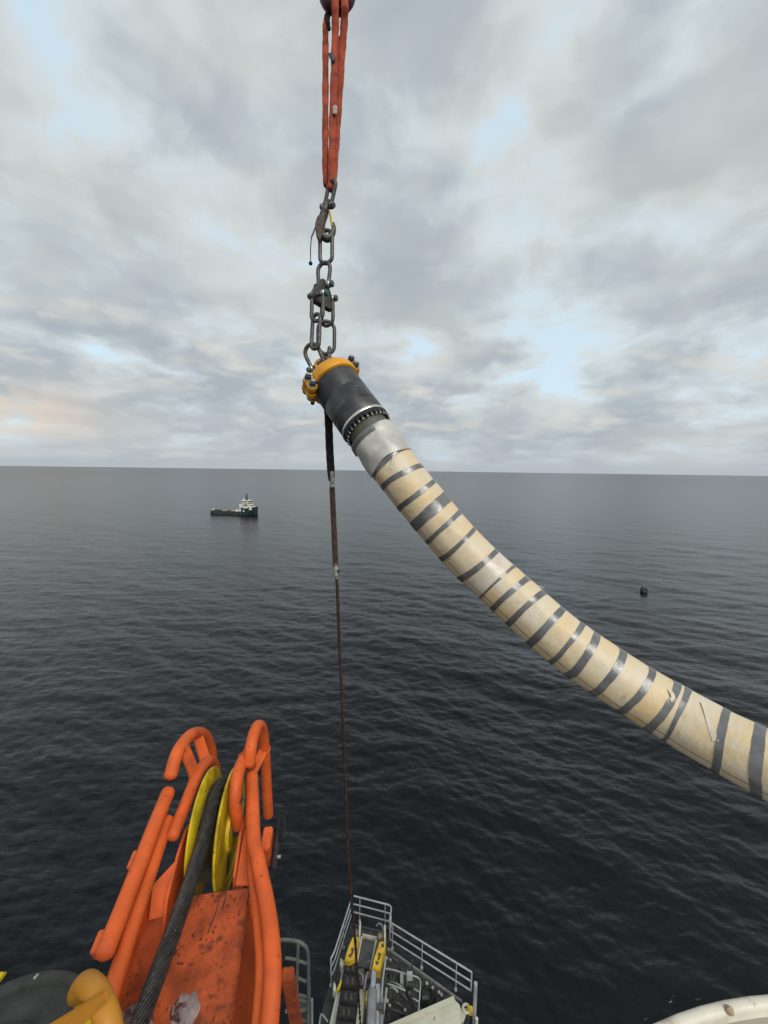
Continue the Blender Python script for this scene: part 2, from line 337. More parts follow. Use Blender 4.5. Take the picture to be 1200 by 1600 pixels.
# ------------------------------------------------------------------ the sea: one sheet to the horizon, waves as relief
def build_sea():
    az = np.concatenate([np.linspace(-64, 64, 760), np.linspace(66, 294, 60)])*math.pi/180
    dep = np.concatenate([[88, 80, 74, 69], np.linspace(66, .9, 640), [.7, .5, .35, .22, .13, .08, .045]])*math.pi/180
    rr = H/np.tan(dep); na, nr = len(az), len(rr)
    Rm, Am = np.meshgrid(rr, az, indexing='ij'); X = Rm*np.sin(Am); Y = Rm*np.cos(Am)
    drad = np.gradient(rr)[:, None]; dtan = Rm*(128/760*math.pi/180)
    Z = np.zeros_like(X); r = np.random.default_rng(5); wind = math.radians(205)
    for i in range(84):
        lam = 1.1*(62/1.1)**(i/83.0)*(1+.1*r.standard_normal()); k = 2*math.pi/lam
        th = wind + r.standard_normal()*(.62 if lam < 9 else .38); kx, ky = k*math.sin(th), k*math.cos(th)
        amp = .0050*lam**.82*(1 if lam < 9 else .62)*(1 if lam < 25 else .6)
        # waves shorter than the local spacing fade out
        cr = np.abs(kx*np.sin(Am)+ky*np.cos(Am))*drad; ct = np.abs(kx*np.cos(Am)-ky*np.sin(Am))*dtan
        att = np.clip(1.5-np.maximum(cr, ct)/1.6, 0, 1)
        ph = kx*X+ky*Y+r.uniform(0, 6.28)
        Z += amp*att*(np.sin(ph)+.22*np.cos(2*ph))
    gust = .85+.3*np.sin(X*.011+1.3+.8*np.sin(Y*.007))*np.sin(Y*.016+.4)
    Z *= gust
    Z[-8:] = 0
    co = np.stack([X, Y, Z], -1).reshape(-1, 3)
    idx = np.arange(na*nr).reshape(nr, na); j2 = np.roll(idx, -1, 1)
    f = np.stack([idx[:-1], j2[:-1], j2[1:], idx[1:]], -1).reshape(-1, 4)
    me = bpy.data.meshes.new('sea'); me.vertices.add(len(co)); me.vertices.foreach_set('co', co.ravel())
    me.loops.add(f.size); me.loops.foreach_set('vertex_index', f.ravel()); me.polygons.add(len(f))
    me.polygons.foreach_set('loop_start', np.arange(0, f.size, 4)); me.polygons.foreach_set('loop_total', np.full(len(f), 4))
    me.polygons.foreach_set('use_smooth', np.ones(len(f), bool)); me.update(calc_edges=True); me.validate()
    M = bpy.data.materials.new('sea_water'); M.use_nodes = True; t = M.node_tree; n = t.nodes; l = t.links; b = n['Principled BSDF']
    b.inputs['Base Color'].default_value = (.0006, .0015, .0028, 1); b.inputs['IOR'].default_value = 1.333; b.inputs['Specular IOR Level'].default_value = .5
    tcn = n.new('ShaderNodeTexCoord')
    ln = n.new('ShaderNodeVectorMath'); ln.operation = 'LENGTH'; l.new(tcn.outputs['Object'], ln.inputs[0])     # far off the waves run together: rougher sheet
    lg = n.new('ShaderNodeMath'); lg.operation = 'LOGARITHM'; l.new(ln.outputs['Value'], lg.inputs[0]); lg.inputs[1].default_value = 10
    rg = n.new('ShaderNodeMapRange'); l.new(lg.outputs[0], rg.inputs[0]); rg.inputs[1].default_value = 2.0; rg.inputs[2].default_value = 3.6
    rg.inputs[3].default_value = .18; rg.inputs[4].default_value = .27; l.new(rg.outputs[0], b.inputs['Roughness'])
    def noise(s, d, sc, rot=0, dist=.6, ro=.55):
        mp = n.new('ShaderNodeMapping'); mp.inputs['Scale'].default_value = sc; mp.inputs['Rotation'].default_value = (0, 0, rot); l.new(tcn.outputs['Object'], mp.inputs[0])
        q = n.new('ShaderNodeTexNoise'); q.inputs['Scale'].default_value = s; q.inputs['Detail'].default_value = d; q.inputs['Roughness'].default_value = ro
        q.inputs['Distortion'].default_value = dist; l.new(mp.outputs[0], q.inputs['Vector']); return q.outputs['Fac']
    prev = None
    for s_, d_, sc_, rot_, dist_ in ((1.15, 3, (.5, 1, 1), -18, .085), (.42, 3, (.42, 1, 1), 14, .23), (.10, 2, (.5, 1, 1), -30, .6)):
        bp = n.new('ShaderNodeBump'); bp.inputs['Strength'].default_value = 1; bp.inputs['Distance'].default_value = dist_
        l.new(noise(s_, d_, sc_, math.radians(rot_)), bp.inputs['Height'])
        if prev: l.new(prev, bp.inputs['Normal'])
        prev = bp.outputs[0]
    l.new(prev, b.inputs['Normal'])
    me.materials.append(M)
    o = bpy.data.objects.new('sea', me); C.objects.link(o); o['kind'] = 'structure'
build_sea()
# ------------------------------------------------------------------ flexible pipe with end fitting
DCH = 4.6                                     # depth of the hanging chain
node = [(523, 600, 4.56), (571.5, 666, 4.31), (582, 681, 4.26), (628.7, 747, 4.15), (716, 851, 4.10), (794, 925, 3.95), (879, 1000, 3.70), (985, 1074, 3.50),
        (1058, 1118, 3.33), (1131, 1159, 3.12), (1225, 1205, 2.88), (1400, 1275, 2.55), (1750, 1370, 2.15)]
P0, P1 = P(*node[0]), P(*node[1]); AX = (P1-P0).normalized()
CV = (EYE-P0); CV = (CV-AX*CV.dot(AX)).normalized()      # towards the viewer, square to the axis
RV = AX.cross(CV).normalized()
if RV.dot(Rc) < 0: RV = -RV                              # right side of the fitting
LB = (P1-P0).length
path = spline([P(*q) for q in node[2:]], 26)
# even spacing
def resample(pts, step):
    out = [pts[0].copy()]; acc = 0
    for a, b in zip(pts, pts[1:]):
        L = (b-a).length; t = step-acc
        while t <= L: out.append(a.lerp(b, t/L)); t += step
        acc = (acc+L) % step if L else acc
        acc = L-(t-step)
    return out
path = resample(path, .02); NP = len(path)
tang = [(path[min(NP-1, i+1)]-path[max(0, i-1)]).normalized() for i in range(NP)]
def pix(p):
    v = p-EYE; d = v.dot(Fw); return 600+FPX*v.dot(Rc)/d, 800-FPX*v.dot(Uc)/d
pp = [pix(p) for p in path]
fr = []
for i in range(NP):                                       # frame: x = right silhouette side, y = towards the viewer
    c = EYE-path[i]; c = (c-tang[i]*c.dot(tang[i])).normalized(); x = c.cross(tang[i]).normalized()
    if x.dot(Rc) < 0: x = -x
    fr.append((x, c))
RP = .235
def at_s(s, th, r):
    i = max(0, min(NP-1.001, s/.02)); k = int(i); t = i-k; p = path[k].lerp(path[k+1], t)
    x = fr[k][0].lerp(fr[k+1][0], t); y = fr[k][1].lerp(fr[k+1][1], t)
    return p + (x*math.cos(th)+y*math.sin(th))*r
def s_of(px, py):
    return .02*min(range(NP), key=lambda i: (pp[i][0]-px)**2+(pp[i][1]-py)**2)
bands = [((584, 746), (640, 700), 8), ((601, 763), (659, 727), 7), ((626, 794), (678, 752), 7), ((647, 820), (698, 776), 17), ((667, 845), (716, 799), 7), ((691, 872), (741, 826), 8),
         ((722, 905), (775, 860), 9), ((751, 931), (804, 884), 4), ((770, 951), (822, 904), 9), ((796, 976), (851, 927), 10), ((829, 1002), (879, 950), 11), ((857, 1032), (910, 971), 9),
         ((885, 1055), (933, 988), 12), ((923, 1080), (971, 1016), 11), ((962, 1108), (1015, 1044), 11), ((1009, 1140), (1061, 1069), 12), ((1032, 1153), (1078, 1080), 9),
         ((1111, 1202), (1143, 1111), 12), ((1169, 1238), (1195, 1138), 15), ((1236, 1272), (1262, 1170), 13)]
def build_pipe():
    T = thing('flexible_pipe', 'cream film-wrapped flexible pipe with grey tape bands and black steel end fitting', 'pipe', P0)
    # body of the pipe: lobed, uneven surface
    bc = [(s_of(*l)+s_of(*r))/2 for l, r, w_ in bands]
    def rad(s, th):
        return RP*(1-.010*max(math.exp(-((s-q)/.05)**2) for q in bc))*(1+.010*math.sin(3*th+s*2.1)+.006*math.sin(7*th-s*5)+.006*math.sin(s*9+2*th)+.004*math.sin(s*23+th))
    bm = BM(); uvl = bm.loops.layers.uv.new('UVMap'); seg = 64; rings = []; ss = [i*.02 for i in range(NP-3)]
    for s in ss: rings.append([bm.verts.new(at_s(s, 2*math.pi*k/seg, rad(s, 2*math.pi*k/seg))) for k in range(seg)])
    for i in range(len(rings)-1):
        for k in range(seg):
            f = bm.faces.new((rings[i][k], rings[i][(k+1) % seg], rings[i+1][(k+1) % seg], rings[i+1][k]))
            for lp, (ii, kk) in zip(f.loops, ((i, k), (i, k+1), (i+1, k+1), (i+1, k))): lp[uvl].uv = (ss[ii], kk/seg*2*math.pi*RP)
    bm.faces.new(rings[0]); bm.faces.new(rings[-1][::-1])
    obj('film_wrapped_body', bm, PIPEM, T, angle=60)
    # tape bands
    for bi, (l, r, wpx) in enumerate(bands):
        sl, sr = s_of(*l), s_of(*r); k = int((sl+sr)/.04); d = (path[min(k, NP-1)]-EYE).dot(Fw)
        half = wpx*d/FPX*.5*(1.0 if bi < 14 else .9); rr = random.Random(bi); ph = rr.uniform(0, 6); tw = .35 if bi in (7, 11, 16) else .12
        bm = BM(); n = 72; A = []
        def pt(s, th, off): return at_s(s, th, rad(s, th)+off)
        for k in range(n):
            th = 2*math.pi*k/n; mid = (sl+sr)/2+(sr-sl)/2*math.cos(th)+.005*math.sin(2*th+ph)+.001*math.sin(5*th+ph)
            h = half*(1+tw*math.sin(th+ph)+.03*math.sin(5*th+ph)+.02*math.sin(11*th+2*ph)+rr.uniform(-.03, .03)); off = .0050+.0012*math.sin(3*th+ph)
            A.append([bm.verts.new(pt(mid-h, th, -.003)), bm.verts.new(pt(mid-h, th, off)), bm.verts.new(pt(mid, th, off-.0004)), bm.verts.new(pt(mid+h, th, off)), bm.verts.new(pt(mid+h, th, -.003))])
        for k in range(n):
            a, b = A[k], A[(k+1) % n]
            for q in range(4): bm.faces.new((a[q], a[q+1], b[q+1], b[q]))
        obj('tape_band', bm, TAPE, T, angle=50)
    # milky overlap film between two bands, thin sleeve
    def sleeve(name, s0f, s1f, off, M, n=60, rows=7, wob=.0):
        bm = BM(); g = []
        for k in range(n):
            th = 2*math.pi*k/n; a, b = s0f(th), s1f(th); row = []
            for q in range(rows+1):
                s = a+(b-a)*q/rows; o = off+wob*(math.sin(3*th+q*.7)+.7*math.sin(7*th+1.3*q))
                if q in (0, rows): o2 = -.004
                row.append(bm.verts.new(at_s(s, th, rad(max(s, 0), th)+o)))
            lo = bm.verts.new(at_s(a+.002, th, rad(max(a, 0), th)-.012)); hi = bm.verts.new(at_s(b-.002, th, rad(b, th)-.004))
            g.append([lo]+row+[hi])
        for k in range(n):
            a, b = g[k], g[(k+1) % n]
            for q in range(len(a)-1): bm.faces.new((a[q], a[q+1], b[q+1], b[q]))
        return obj(name, bm, M, T, angle=28)
    s8a, s8b = s_of(753, 886), s_of(776, 906)
    sleeve('milky_film_patch', lambda t: s8a+.006*math.cos(t), lambda t: s8b+.006*math.cos(2*t), .0008, mat('milky_film', (.55, .49, .40), .3, var=.12, vscale=8, bump=.3, bscale=14))
    sb = s_of(606, 716)
    sl = sleeve('grey_film_sleeve', lambda t: -.03+.035*math.sin(t*2+1)+.02*math.sin(5*t), lambda t: sb+.06+.015*math.sin(3*t), .0165, FILM, wob=.006)
    bm = BM(); n = 60; A = []                                          # dark tape end on the sleeve
    for k in range(26):
        th = math.pi*(.42+.62*k/25); mid = .03+.02*k/25; A.append([bm.verts.new(at_s(mid+q, th, RP*1.012+o)) for q, o in ((-.03, .010), (-.03, .026), (.028, .026), (.028, .010))])
    for k in range(25):
        for q in range(3): bm.faces.new((A[k][q], A[k][q+1], A[k+1][q+1], A[k+1][q]))
    obj('tape_end', bm, TAPE, sl)
    # seam along the lower side: edge of the half shell
    for th0, wd in ((math.radians(141), .011), (math.radians(318), .008)):
        bm = BM(); A = []
        for i in range(10, len(ss)//2-1):
            s = i*.04; th = th0+.05*math.sin(s*1.7); R = rad(s, th)
            A.append([bm.verts.new(at_s(s, th+a, R+o)) for a, o in ((-wd/RP, -.004), (-wd/RP*.4, .0022), (wd/RP*.4, .0014), (wd/RP, -.004))])
        for a, b in zip(A, A[1:]):
            for q in range(3): bm.faces.new((a[q], a[q+1], b[q+1], b[q]))
        obj('shell_seam', bm, SEAM, T)
    # peeled tape ends
    def ribbon(pts, wd, M):
        bm = BM(); A = []
        for i, (s, th, o) in enumerate(pts):
            j = min(i+1, len(pts)-1); q = max(i-1, 0); d = Vector(((pts[j][0]-pts[q][0]), (pts[j][1]-pts[q][1])*RP)); d = d.normalized() if d.length else Vector((1, 0)); nx = Vector((-d.y, d.x))
            for e, w2 in ((0, 0),):
                a = at_s(s+nx.x*wd, th+nx.y*wd/RP, RP+o); b = at_s(s-nx.x*wd, th-nx.y*wd/RP, RP+o)
                a2 = at_s(s+nx.x*wd, th+nx.y*wd/RP, RP+o-.003); b2 = at_s(s-nx.x*wd, th-nx.y*wd/RP, RP+o-.003)
            A.append([bm.verts.new(v) for v in (a, b, b2, a2)])
        for a, b in zip(A, A[1:]):
            for q in range(4): bm.faces.new((a[q], a[(q+1) % 4], b[(q+1) % 4], b[q]))
        bm.faces.new(A[0]); bm.faces.new(A[-1][::-1])
        obj('peeled_tape_end', bm, M, T)
    s17 = s_of(1060, 1117); s16 = s_of(1036, 1105)
    ribbon([(s17+.10+.17*t, math.radians(38)+t*1.0, .0055+.002*math.sin(t*6)) for t in [i/12 for i in range(13)]], .019, TAPEEND)
    ribbon([(s16-.06+.05*math.sin(t*2.2), math.radians(52)+t*.35, .007+.007*math.sin(t*3.1)) for t in [i/10 for i in range(11)]], .015, TAPEEND)
    s1 = s_of(613, 722)
    ribbon([(s1-.03+.13*t, math.radians(60)+t*.65, .021-.013*t) for t in [i/8 for i in range(9)]], .008, mat('white_tape_strip', (.66, .63, .55), .4))
    ribbon([(s_of(824, 950)-.06+.05*t, math.radians(10)-t*.1, .004+.02*t) for t in [i/6 for i in range(7)]], .006, TAPEEND)
    # end fitting
    R = .262
    bm = BM(); lathe(bm, [(-.05, R*.80), (-.05, R*.985), (.0, R), (LB*.40, R), (LB*.405, R*.994), (LB*.412, R), (LB*.72, R), (LB*.725, R*.985), (LB*.74, R*.985), (LB*.745, R*1.004), (LB*.93, R*1.004), (LB*.95, R*.98), (LB*.95, R*.7)], P0, AX, 72)
    ef = obj('end_fitting_body', bm, BLACKMETAL, T)
    bm = BM(); lathe(bm, [(LB*.952, R*.6), (LB*.952, R*1.012), (LB*.965, R*1.03), (LB*.99, R*1.03), (LB*1.0, R*1.012), (LB*1.0, R*.6)], P0, AX, 72)
    obj('bright_ring', bm, BRIGHT, ef)
    bm = BM(); lathe(bm, [(LB*1.001, R*.5), (LB*1.001, R*1.0), (LB*1.045, R*1.0), (LB*1.06, R*.96), (LB*1.06, R*.5)], P0, AX, 72)
    fl = obj('bolt_flange', bm, BLACKRUB, T)
    for k in range(30):
        th = 2*math.pi*k/30; c = P0+AX*(LB*1.058)+(RV*math.cos(th)+CV*math.sin(th))*R*.955
        bm = BM(); cyl(bm, c-AX*.006, c+AX*.024, .014, 6); obj('flange_nut', bm, BLACKMETAL, fl, angle=20)
        bm = BM(); cyl(bm, c+AX*.022, c+AX*.040, .0092, 8); obj('stud_end', bm, BRIGHT, fl, angle=20)
    bm = BM(); lathe(bm, [(LB*1.0, R*.84), (LB*1.10, R*.84), (LB*1.30, R*.83), (LB*1.30, R*.845), (LB*1.34, R*.845), (LB*1.36, R*.82), (LB*1.5, R*.8), (LB*1.5, .05)], P0, AX, 56)
    obj('neck', bm, OLIVE, T)
    th = math.radians(160)                                       # faint scribed arcs on the body
    for a0, a1, sp in ((95, 165, .66), (20, 60, .52)):
        pts = [P0+AX*(LB*(sp+.0))+(RV*math.cos(math.radians(a))+CV*math.sin(math.radians(a)))*(R+.0005) for a in range(a0, a1, 5)]
        bm = BM(); tube(bm, pts, .0028, 6); obj('scribed_line', bm, mat('scratch_grey', (.20, .20, .20), .5, .3), ef)
    return T
build_pipe()
# ------------------------------------------------------------------ yellow clamp on the fitting
def build_clamp():
    T = thing('pipe_clamp', 'amber yellow two-half bolted clamp collar around the top of the black end fitting', 'clamp', P0-AX*.12)
    R = .262
    def arc(a0, a1, prof, M, name, parent=T):
        n = 36; bm = BM(); A = []
        for k in range(n+1):
            th = math.radians(a0+(a1-a0)*k/n); e = RV*math.cos(th)+CV*math.sin(th); A.append([bm.verts.new(P0+AX*a+e*r) for a, r in prof])
        m_ = len(prof)
        for k in range(n):
            for q in range(m_): bm.faces.new((A[k][q], A[k][(q+1) % m_], A[k+1][(q+1) % m_], A[k+1][q]))
        bm.faces.new(A[0]); bm.faces.new(A[-1][::-1]); return obj(name, bm, M, parent)
    prof = [(-.12, R*.70), (-.135, R*.86), (-.12, R*.98), (-.07, R*1.10), (-.01, R*1.12), (.022, R*1.09), (.03, R*1.004), (-.04, R*.99)]
    arc(-26, 120, prof, AMBER, 'clamp_half'); arc(148, 306, prof, AMBER, 'clamp_half')
    for ang, al in ((142, .055), (-30, -.075)):                                         # split ears, rotated on the fitting; bolts square to the split
        a_ = math.radians(ang); e = RV*math.cos(a_)+CV*math.sin(a_); tv = (RV*math.sin(a_)-CV*math.cos(a_))*(1 if ang > 0 else -1)
        if tv.dot(CV) < 0: tv = -tv
        for hs in (1, -1):
            bm = BM(); box(bm, P0+AX*(al-.065)+e*(R*1.06)+tv*(hs*.042), e*.075, AX*.078, tv*.030, .014); obj('clamp_ear', bm, AMBER, T)
            for a in (-.118, -.012):
                c = P0+AX*(a+al)+e*(R*1.19)+tv*(hs*.042); bm = BM(); cyl(bm, c-tv*.03, c+tv*.03, .050, 24, ch=.2); obj('ear_boss', bm, AMBER, T)
        for a in (-.118, -.012):
            c = P0+AX*(a+al)+e*(R*1.19)
            bm = BM(); cyl(bm, c+tv*.072, c+tv*.084, .043, 24); obj('washer', bm, GALV, T)
            bm = BM(); cyl(bm, c+tv*.084, c+tv*.130, .036, 6); b = obj('clamp_nut', bm, mat('dark_nut', (.10, .105, .11), .4, .7), T, angle=20)
            bm = BM(); cyl(bm, c+tv*.129, c+tv*.150, .021, 14); obj('bolt_tip', bm, GALV, b)
            bm = BM(); cyl(bm, c-tv*.11, c+tv*.08, .020, 12); obj('bolt_shank', bm, GALV, T)
            bm = BM(); cyl(bm, c-tv*.115, c-tv*.072, .036, 6); obj('bolt_head', bm, GALV, T, angle=20)
    # top padeyes and closing plate, lower left lug
    bm = BM(); lathe(bm, [(-.115, .02), (-.115, R*.80), (-.10, R*.84), (-.07, R*.84), (-.07, .02)], P0, AX, 48); obj('end_plate', bm, AMBER, T)
    up = Vector((0, 0, 1))
    for px, py, d in ((499, 569, DCH-.10), (512, 561, DCH+.16)):
        c = P(px, py, d); bm = BM()
        poly = [c+RV*x+(-AX)*y for x, y in ((-.055, -.09), (.055, -.09), (.06, -.01), (.042, .045), (0, .06), (-.042, .045), (-.06, -.01))]
        prism(bm, [q+CV*.022 for q in poly], -CV*.044, .006); pe = obj('padeye', bm, AMBER, T)
        bm = BM(); cyl(bm, c-CV*.03, c+CV*.03, .022, 14); obj('padeye_bush', bm, STEEL, pe)
    for (px, py), rr, M in (((482, 606), .045, AMBER), ((489, 617), .042, AMBER), ((485, 597), .04, AMBER)):
        c = P(px, py, 4.62); bm = BM(); cyl(bm, c-CV*.05, c+CV*.05, rr, 18, ch=.3); lg = obj('lower_lug', bm, M, T)
        bm = BM(); cyl(bm, c+CV*.045, c+CV*.06, rr*.45, 12); obj('lug_pin', bm, STEEL, lg)
    bm = BM(); a = P(486, 612, 4.62); b = P(489, 629, 4.62); tube(bm, [a, a.lerp(b, .6), b], [.045, .042, .022], 14); obj('lower_hook', bm, AMBER, T)
    bm = BM(); tube(bm, [P(488, 627, 4.62), P(488.5, 631, 4.62)], .022, 12); obj('black_tip', bm, BLACKRUB, T)
build_clamp()
# ------------------------------------------------------------------ shackles, links, hook, sling
S = DCH/FPX                                    # metres per photo pixel at the chain
UPW = Vector((0, 0, 1))
def vec(px, py): return Rc*(px*S)-Uc*(py*S)     # photo-sized offset in the plane of the chain
def chain_link(c0, c1, width, rod, yaw, label, taper=1.0):
    """oblong link from top point c0 to bottom point c1 (outer), its plane turned by yaw about its long axis"""
    ax = (c1-c0).normalized(); L = (c1-c0).length; side = Rc-ax*Rc.dot(ax); side.normalize(); dep = ax.cross(side)
    sd = side*math.cos(yaw)+dep*math.sin(yaw); wd = width/2-rod; hl = L/2-rod-wd; mid = (c0+c1)/2; pts = []
    for k in range(13): a = math.pi*k/12; pts.append(mid-ax*(hl+wd*math.sin(a))+sd*(wd*math.cos(a)))
    for k in range(1, 5): pts.append(mid+ax*(-hl+2*hl*k/5)-sd*wd)
    for k in range(13): a = math.pi*k/12; pts.append(mid+ax*(hl+wd*math.sin(a))-sd*(wd*math.cos(a)))
    for k in range(1, 5): pts.append(mid+ax*(hl-2*hl*k/5)+sd*wd)
    bm = BM(); tube(bm, pts, rod, 12, closed=True)
    return obj('chain_link', bm, STEEL, label=label, cat='chain link', group='links of the lifting chain')
def shackle(pin_c, pin_ax, bow_dir, width, length, rod, label, headM=GREENPIN, headside=1, bulge=1.0):
    """bow shackle: pin at pin_c along pin_ax, bow reaching length along bow_dir"""
    p = pin_ax.normalized(); b = (bow_dir-p*bow_dir.dot(p)).normalized(); w2 = width/2
    T = thing('bow_shackle', label, 'shackle', pin_c, 'shackles of the lifting rig')
    wb = w2*bulge; L0 = length-wb; pts = [pin_c+p*w2]
    pts += [pin_c+p*(w2+(wb-w2)*.3)+b*(L0*.4), pin_c+p*wb+b*(L0*.8)]
    for k in range(0, 11): a = math.pi*k/10; pts.append(pin_c+b*(L0+wb*math.sin(a))+p*(wb*math.cos(a)))
    pts += [pin_c-p*wb+b*(L0*.8), pin_c-p*(w2+(wb-w2)*.3)+b*(L0*.4), pin_c-p*w2]
    n = len(pts); bm = BM(); tube(bm, spline(pts, 3), rod, 12); obj('bow', bm, STEEL, T)
    for s in (1, -1):
        bm = BM(); c = pin_c+p*(s*w2); cyl(bm, c-p*rod*1.05, c+p*rod*1.05, rod*1.75, 18, ch=.25); obj('ear', bm, GALV if s == headside else STEEL, T)
    bm = BM(); cyl(bm, pin_c-p*(w2+rod*2.2), pin_c+p*(w2+rod*2.0), rod*.98, 14); obj('pin', bm, STEEL, T)
    c = pin_c+p*(headside*(w2+rod*1.1)); bm = BM(); cyl(bm, c, c+p*(headside*rod*1.5), rod*1.62, 12, ch=.2); obj('pin_head', bm, headM, T, angle=25)
    c = pin_c-p*(headside*(w2+rod*1.1)); bm = BM(); cyl(bm, c, c-p*(headside*rod*1.2), rod*1.45, 6, ch=.15); obj('pin_nut', bm, headM, T, angle=20)
    return T
depthv = Fw
# crane hook and red sling
def build_hook():
    c = P(527, -9, DCH); T = thing('crane_hook', 'dark maroon crane hook at the top edge carrying the red sling', 'crane hook', c)
    pts = []; rad = []
    for k in range(30):
        a = math.radians(-215+k*9.2); R_ = 19.5+1.5*math.sin(a); pts.append(c+vec(R_*math.cos(a), -R_*math.sin(a)))
        rad.append((9.3+3.2*math.exp(-((a+1.6)/1.1)**2))*S)
    bm = BM(); tube(bm, pts, rad, 18, up=depthv, ell=1.0); obj('hook_bowl', bm, MAROON, T)
    bm = BM(); tube(bm, [c+vec(16, -14), c+vec(10, -34), c+vec(0, -52), c+vec(0, -80)], [.085, .09, .085, .075], 16); obj('shank', bm, MAROON, T)
    bm = BM(); cyl(bm, c+vec(0, -78), c+vec(0, -105), .15, 24); obj('swivel_collar', bm, MAROON, T)
    bm = BM(); tube(bm, [c+vec(-17, -12), c+vec(-6, -24), c+vec(4, -36)], .022, 10); obj('safety_latch', bm, STEEL, T)
build_hook()
def build_sling():
    T = thing('lifting_sling', 'dirty red textile round sling looped over the crane hook', 'sling', P(515, 292, DCH))
    def strand(pts, r, ell, name='sling_strand', M=SLINGRED, up=Rc):
        pts = spline([P(x, y, DCH+dd) for x, y, dd in pts], 8)
        rr = [r*S*(1+.07*math.sin(i*.9)+.05*math.sin(i*2.3)) for i in range(len(pts))]
        rr = [q*1.12 for q in rr]; bm = BM(); tube(bm, pts, rr, 14, ell=ell*.62, up=up); return obj(name, bm, M, T)
    strand([(520, -6, .14), (515, 12, .13), (511, 28, .09), (508.8, 44, .04), (508.6, 100, .02), (508.4, 170, .0), (508.2, 240, .0), (509.5, 284, .03), (513, 293, .08)], 4.3, .8)
    strand([(524.5, -8, -.08), (523.5, 8, -.13), (524, 40, -.07), (523, 90, -.05), (521, 150, -.04), (519, 220, -.03), (517.5, 286, -.03), (516, 296, 0)], 5.0, .75)
    strand([(537, -4, -.09), (539, 10, -.13), (537.5, 40, -.05), (534.5, 80, -.02), (530.5, 140, -.01), (526.5, 200, -.01), (523, 250, -.0), (520, 288, -.02), (517, 297, .02)], 5.0, .8)
    strand([(531, 60, .03), (528, 120, .03), (523.5, 190, .04), (519, 260, .05), (516, 292, .06)], 4.2, .8)
    tg = strand([(516.5, 84, -.08), (518, 88, -.09), (520.5, 94, -.085)], 3.2, .5, 'navy_tag', BLUETAG)
    strand([(523.5, 166, -.078), (523.5, 176, -.078)], 3.0, .3, 'pale_label', mat('pale_label_cloth', (.35, .33, .31), .8))
    strand([(511, 22, .02), (512, 34, .02), (513.5, 46, .03)], 3.2, .7, 'dark_sleeve', WEBBING)
build_sling()
ROD = 3.0*S
p_up = (Rc*.80-Fw*.55-Uc*.28)
shackle(P(512.2, 322, DCH), Rc*.75-Fw*.62-Uc*.34, -vec(0, 1), 16*S, 36*S, 3.0*S, 'uppermost grey bow shackle holding the bottom of the red sling', headM=STEEL, headside=-1, bulge=1.05)
def build_safety_hook():
    T = thing('safety_hook', 'dark steel self-locking hook with yellow latch below the top shackle', 'lifting hook', P(508, 378, DCH))
    pts = [(511, 316, 0), (509, 326, -.02), (506, 336, 0), (503, 348, 0), (502.5, 360, 0), (506, 370, 0), (512, 373, 0), (518, 368, 0), (521.5, 358, 0), (521, 349, 0)]
    rad = [4.6, 7.2, 8.2, 7.2, 6.8, 6.8, 6.6, 6.0, 4.8, 2.6]
    q = spline([P(x, y, DCH+d) for x, y, d in pts], 5); rr = []
    for i in range(len(q)): t = i/5; k = min(int(t), len(rad)-2); rr.append(S*(rad[k]+(rad[k+1]-rad[k])*(t-k)))
    bm = BM(); tube(bm, q, rr, 14, ell=.8); b = obj('hook_body', bm, STEEL, T)
    bm = BM(); c = P(512, 319, DCH); tube(bm, [c+vec(5.5*math.cos(a), 5.5*math.sin(a)) for a in [i*math.pi/8 for i in range(16)]], 2.6*S, 10, closed=True); obj('hook_eye', bm, STEEL, b)
    bm = BM(); tube(bm, [P(514.8, 331, DCH-.02), P(516.8, 340, DCH-.03), P(518.6, 353, DCH-.02)], [2.2*S, 2.6*S, 2.0*S], 10, ell=.7); obj('yellow_latch', bm, YELLOW, T)
    bm = BM(); prism(bm, [P(x, y, DCH-.06) for x, y in ((495, 338), (500, 333), (507, 338), (505, 362), (499, 376), (494, 368), (491.5, 352))], Fw*.09, .008); obj('release_housing', bm, mat('rusty_dark', (.075, .05, .042), .7, var=.4, vscale=30, bump=.3), T)
    bm = BM(); prism(bm, [P(x, y, DCH-.05) for x, y in ((493, 345), (496, 345), (496, 352), (492, 352))], Fw*.05, .004); obj('release_lever', bm, STEEL, T)
build_safety_hook()
def build_lanyard():
    T = thing('release_lanyard', 'thin dark lanyard with a small black ball hanging beside the safety hook', 'lanyard', P(485, 412, DCH))
    bm = BM(); tube(bm, spline([P(493, 354, DCH-.03), P(490, 360, DCH-.04), P(487.5, 366, DCH-.05), P(486.8, 370, DCH-.05)], 6), .55*S, 6); obj('cord_loop', bm, PALEWRAP, T)
    bm = BM(); tube(bm, spline([P(492, 356, DCH-.05), P(490.2, 364, DCH-.05), P(487.2, 370, DCH-.05), P(485.8, 380, DCH-.05), P(485.2, 395, DCH-.05), P(485.4, 409, DCH-.05)], 6), .75*S, 6); obj('cord', bm, WEBBING, T)
    bm = BM(); bmesh.ops.create_icosphere(bm, subdivisions=3, radius=3.0*S, matrix=Matrix.Translation(P(485.3, 411.5, DCH-.05))); obj('ball', bm, BLACKRUB, T)
    bm = BM(); bmesh.ops.create_icosphere(bm, subdivisions=2, radius=1.2*S, matrix=Matrix.Translation(P(486.9, 370, DCH-.05))); obj('knot', bm, BLACKRUB, T)
build_lanyard()
chain_link(P(509.5, 357, DCH), P(509.5, 414.5, DCH), 26*S, 3.05*S, math.radians(12), 'single long chain link hooked just under the yellow-latched hook')
shackle(P(505.5, 446, DCH), Rc*.93-Fw*.37+Uc*-.02, vec(.08, -1), 18*S, 36*S, 3.1*S, 'grey bow shackle standing on top of the delta plate', headside=1, bulge=1.18)
